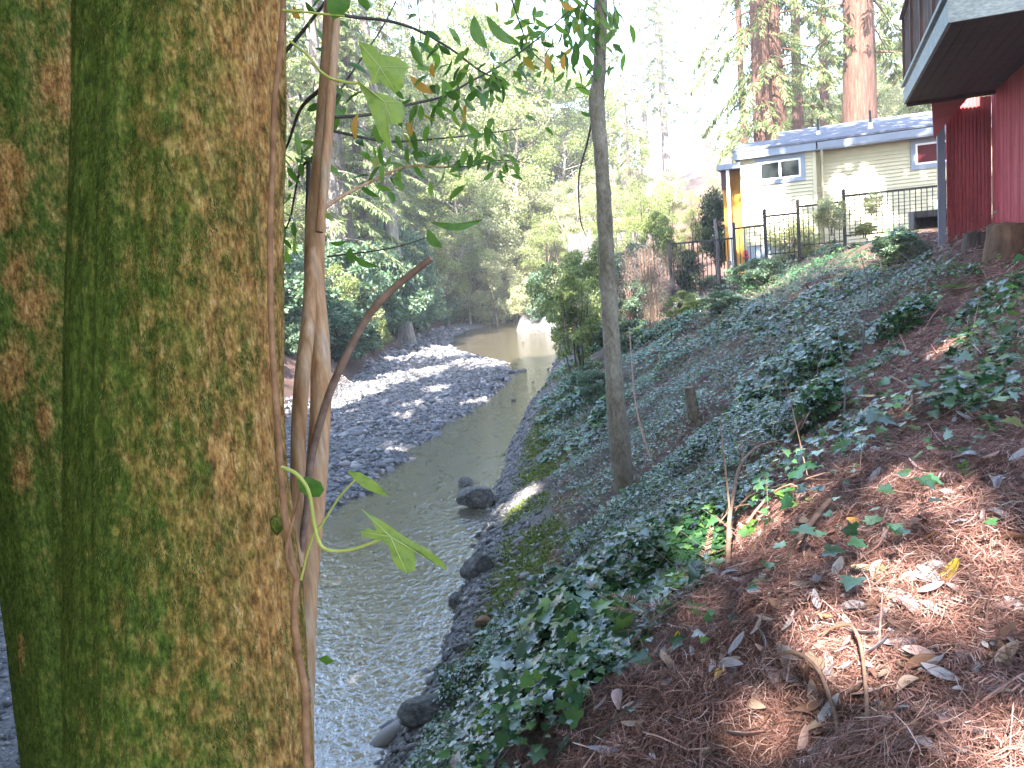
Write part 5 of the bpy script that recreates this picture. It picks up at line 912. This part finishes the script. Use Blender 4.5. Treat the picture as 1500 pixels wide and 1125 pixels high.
lim = MB(); t0 = P[0]
for q in ((2.5, 2, 17), (5.5, 1, 16.5), (0, 3, 17), (6, 4, 17.5), (3, 5, 17), (1, -1, 16)): lim.tube(smooth_path([t0, t0+[q[0]*.3, q[1]*.3, (q[2]-t0[2]-sb[2])*.6], np.array([q[0]+1.15, q[1]+8.7, q[2]])-sb], 5), np.array([.05, .035, .01]), 6)
lim.build('limbs', m_slim, slim)
g = rng.normal(size=(5200, 3)); g /= np.linalg.norm(g, axis=1, keepdims=True); c = ctr+g*(5.6*rng.uniform(0, 1, 5200)**.4)[:, None]*[1, 1, .35]; c = c[keep(c)]
V, Fc = inst(KITE*[.6, 1, 1], KF, c-sb, frames(np.array([0, 0, 1.])+rng.normal(size=(len(c), 3))*.6), rng.uniform(.3, .6, len(c))); link('crown', amesh('slim_tree_shade_crown', V, Fc), m_broad, slim)
LP = []
for pts, r, dd, nl in (([(872, 155), (860, 210), (848, 260), (850, 320), (858, 345)], .016, .3, 0), ([(876, 120), (850, 95), (830, 95), (815, 110)], .008, -.5, 8), ([(880, 40), (850, 10), (835, -30)], .012, -.4, 14), ([(880, 5), (862, 30), (845, 60)], .008, -.5, 26), ([(880, -40), (900, 10), (890, 70)], .008, -.5, 18), ([(872, 135), (848, 128), (825, 135)], .006, .3, 4), ([(884, 150), (900, 100), (915, 80)], .005, .2, 3), ([(878, 20), (840, -10), (790, -30)], .012, -.8, 10)):
    Q = slb(pts, r, dd)
    for i in range(nl): LP.append(Q[rng.integers(4, len(Q))]+rng.normal(size=3)*.12)
lv = np.array(LP); n = len(lv); d = rng.normal(size=(n, 3))*[.5, .4, .3]+[0, 0, -.8]; d /= np.linalg.norm(d, axis=1, keepdims=True); nn = rng.normal(size=(n, 3)); nn -= d*(nn*d).sum(1)[:, None]; nn /= np.linalg.norm(nn, axis=1, keepdims=True)
V, Fc = inst(LANCE*[.42, 1, 1], LF, lv, np.stack([np.cross(d, nn), d, nn], -1), rng.uniform(.14, .27, n)); link('foliage', amesh('slim_tree_foliage', V, Fc, True), m_bay, slim)
# bright sprigs on the litter mound and broad leaves at the right edge
def sprig(px, py, spx, n, label, m, L=.05):
    p = GHs(px, py); t = empty('ivy_sprig', tuple(p), label, 'plant'); dd = (p-CAM)@Fw; R_ = spx/FOC*dd; b = MB(); c = []
    for i in range(n): e = rng.normal(size=3)*[R_*.5, R_*.5, R_*.15]+[0, 0, R_*rng.uniform(.3, .9)]; b.tube(smooth_path([(0, 0, 0), e*[.5, .5, .7], e], 4), [.002], 5); c.append(e)
    b.build('stem', m_twig, t); V, Fc = inst(IVY, IVF, np.array(c), frames(np.tile([0, -.35, .9], (n, 1)), None, .3), rng.uniform(.8, 1.2, n)*L); link('leaves', amesh('sprig_leaves', V, Fc, True), m, t)
sprig(1165, 750, 34, 9, 'bright lime ivy sprig in the sun on the litter mound', m_limedk, .05); sprig(1100, 790, 24, 6, 'small green sprig left of the bright lime sprig', m_limedk, .045); sprig(1170, 690, 22, 4, 'few pale bluish ivy leaves by the forked reddish branch', m_ivy, .08); sprig(1390, 560, 26, 5, 'pale ivy seedling beside the sunlit needle patch', m_ivy, .06)
sprig(1440, 640, 46, 8, 'broad leaved green plant at the right edge of the litter', m_ivy, .09); sprig(1475, 560, 50, 14, 'dense ivy clump near the right edge above the broad leaved plant', m_ivy, .075); sprig(1420, 590, 34, 7, 'sparse ivy clump left of the dense right edge clump', m_ivy, .07); sprig(1415, 700, 18, 2, 'single seedling standing alone on the right litter', m_limedk, .05)

# ------------------------------------------------------------------ thin haze volume added in place of the pale glare on far woods
hv = MB().box(-300, -90, -2.5, 300, 340, 62).build('haze', None, None, kind='stuff'); hm = bpy.data.materials.new('haze'); hm.use_nodes = True; hn = hm.node_tree; hn.nodes.clear()
ho = hn.nodes.new('ShaderNodeOutputMaterial'); pv = hn.nodes.new('ShaderNodeVolumePrincipled'); pv.inputs['Color'].default_value = (.95, .97, 1, 1); pv.inputs['Density'].default_value = .0011; pv.inputs['Anisotropy'].default_value = .2
hn.links.new(pv.outputs[0], ho.inputs['Volume']); hv.data.materials.append(hm)
sc.cycles.volume_bounces = 1
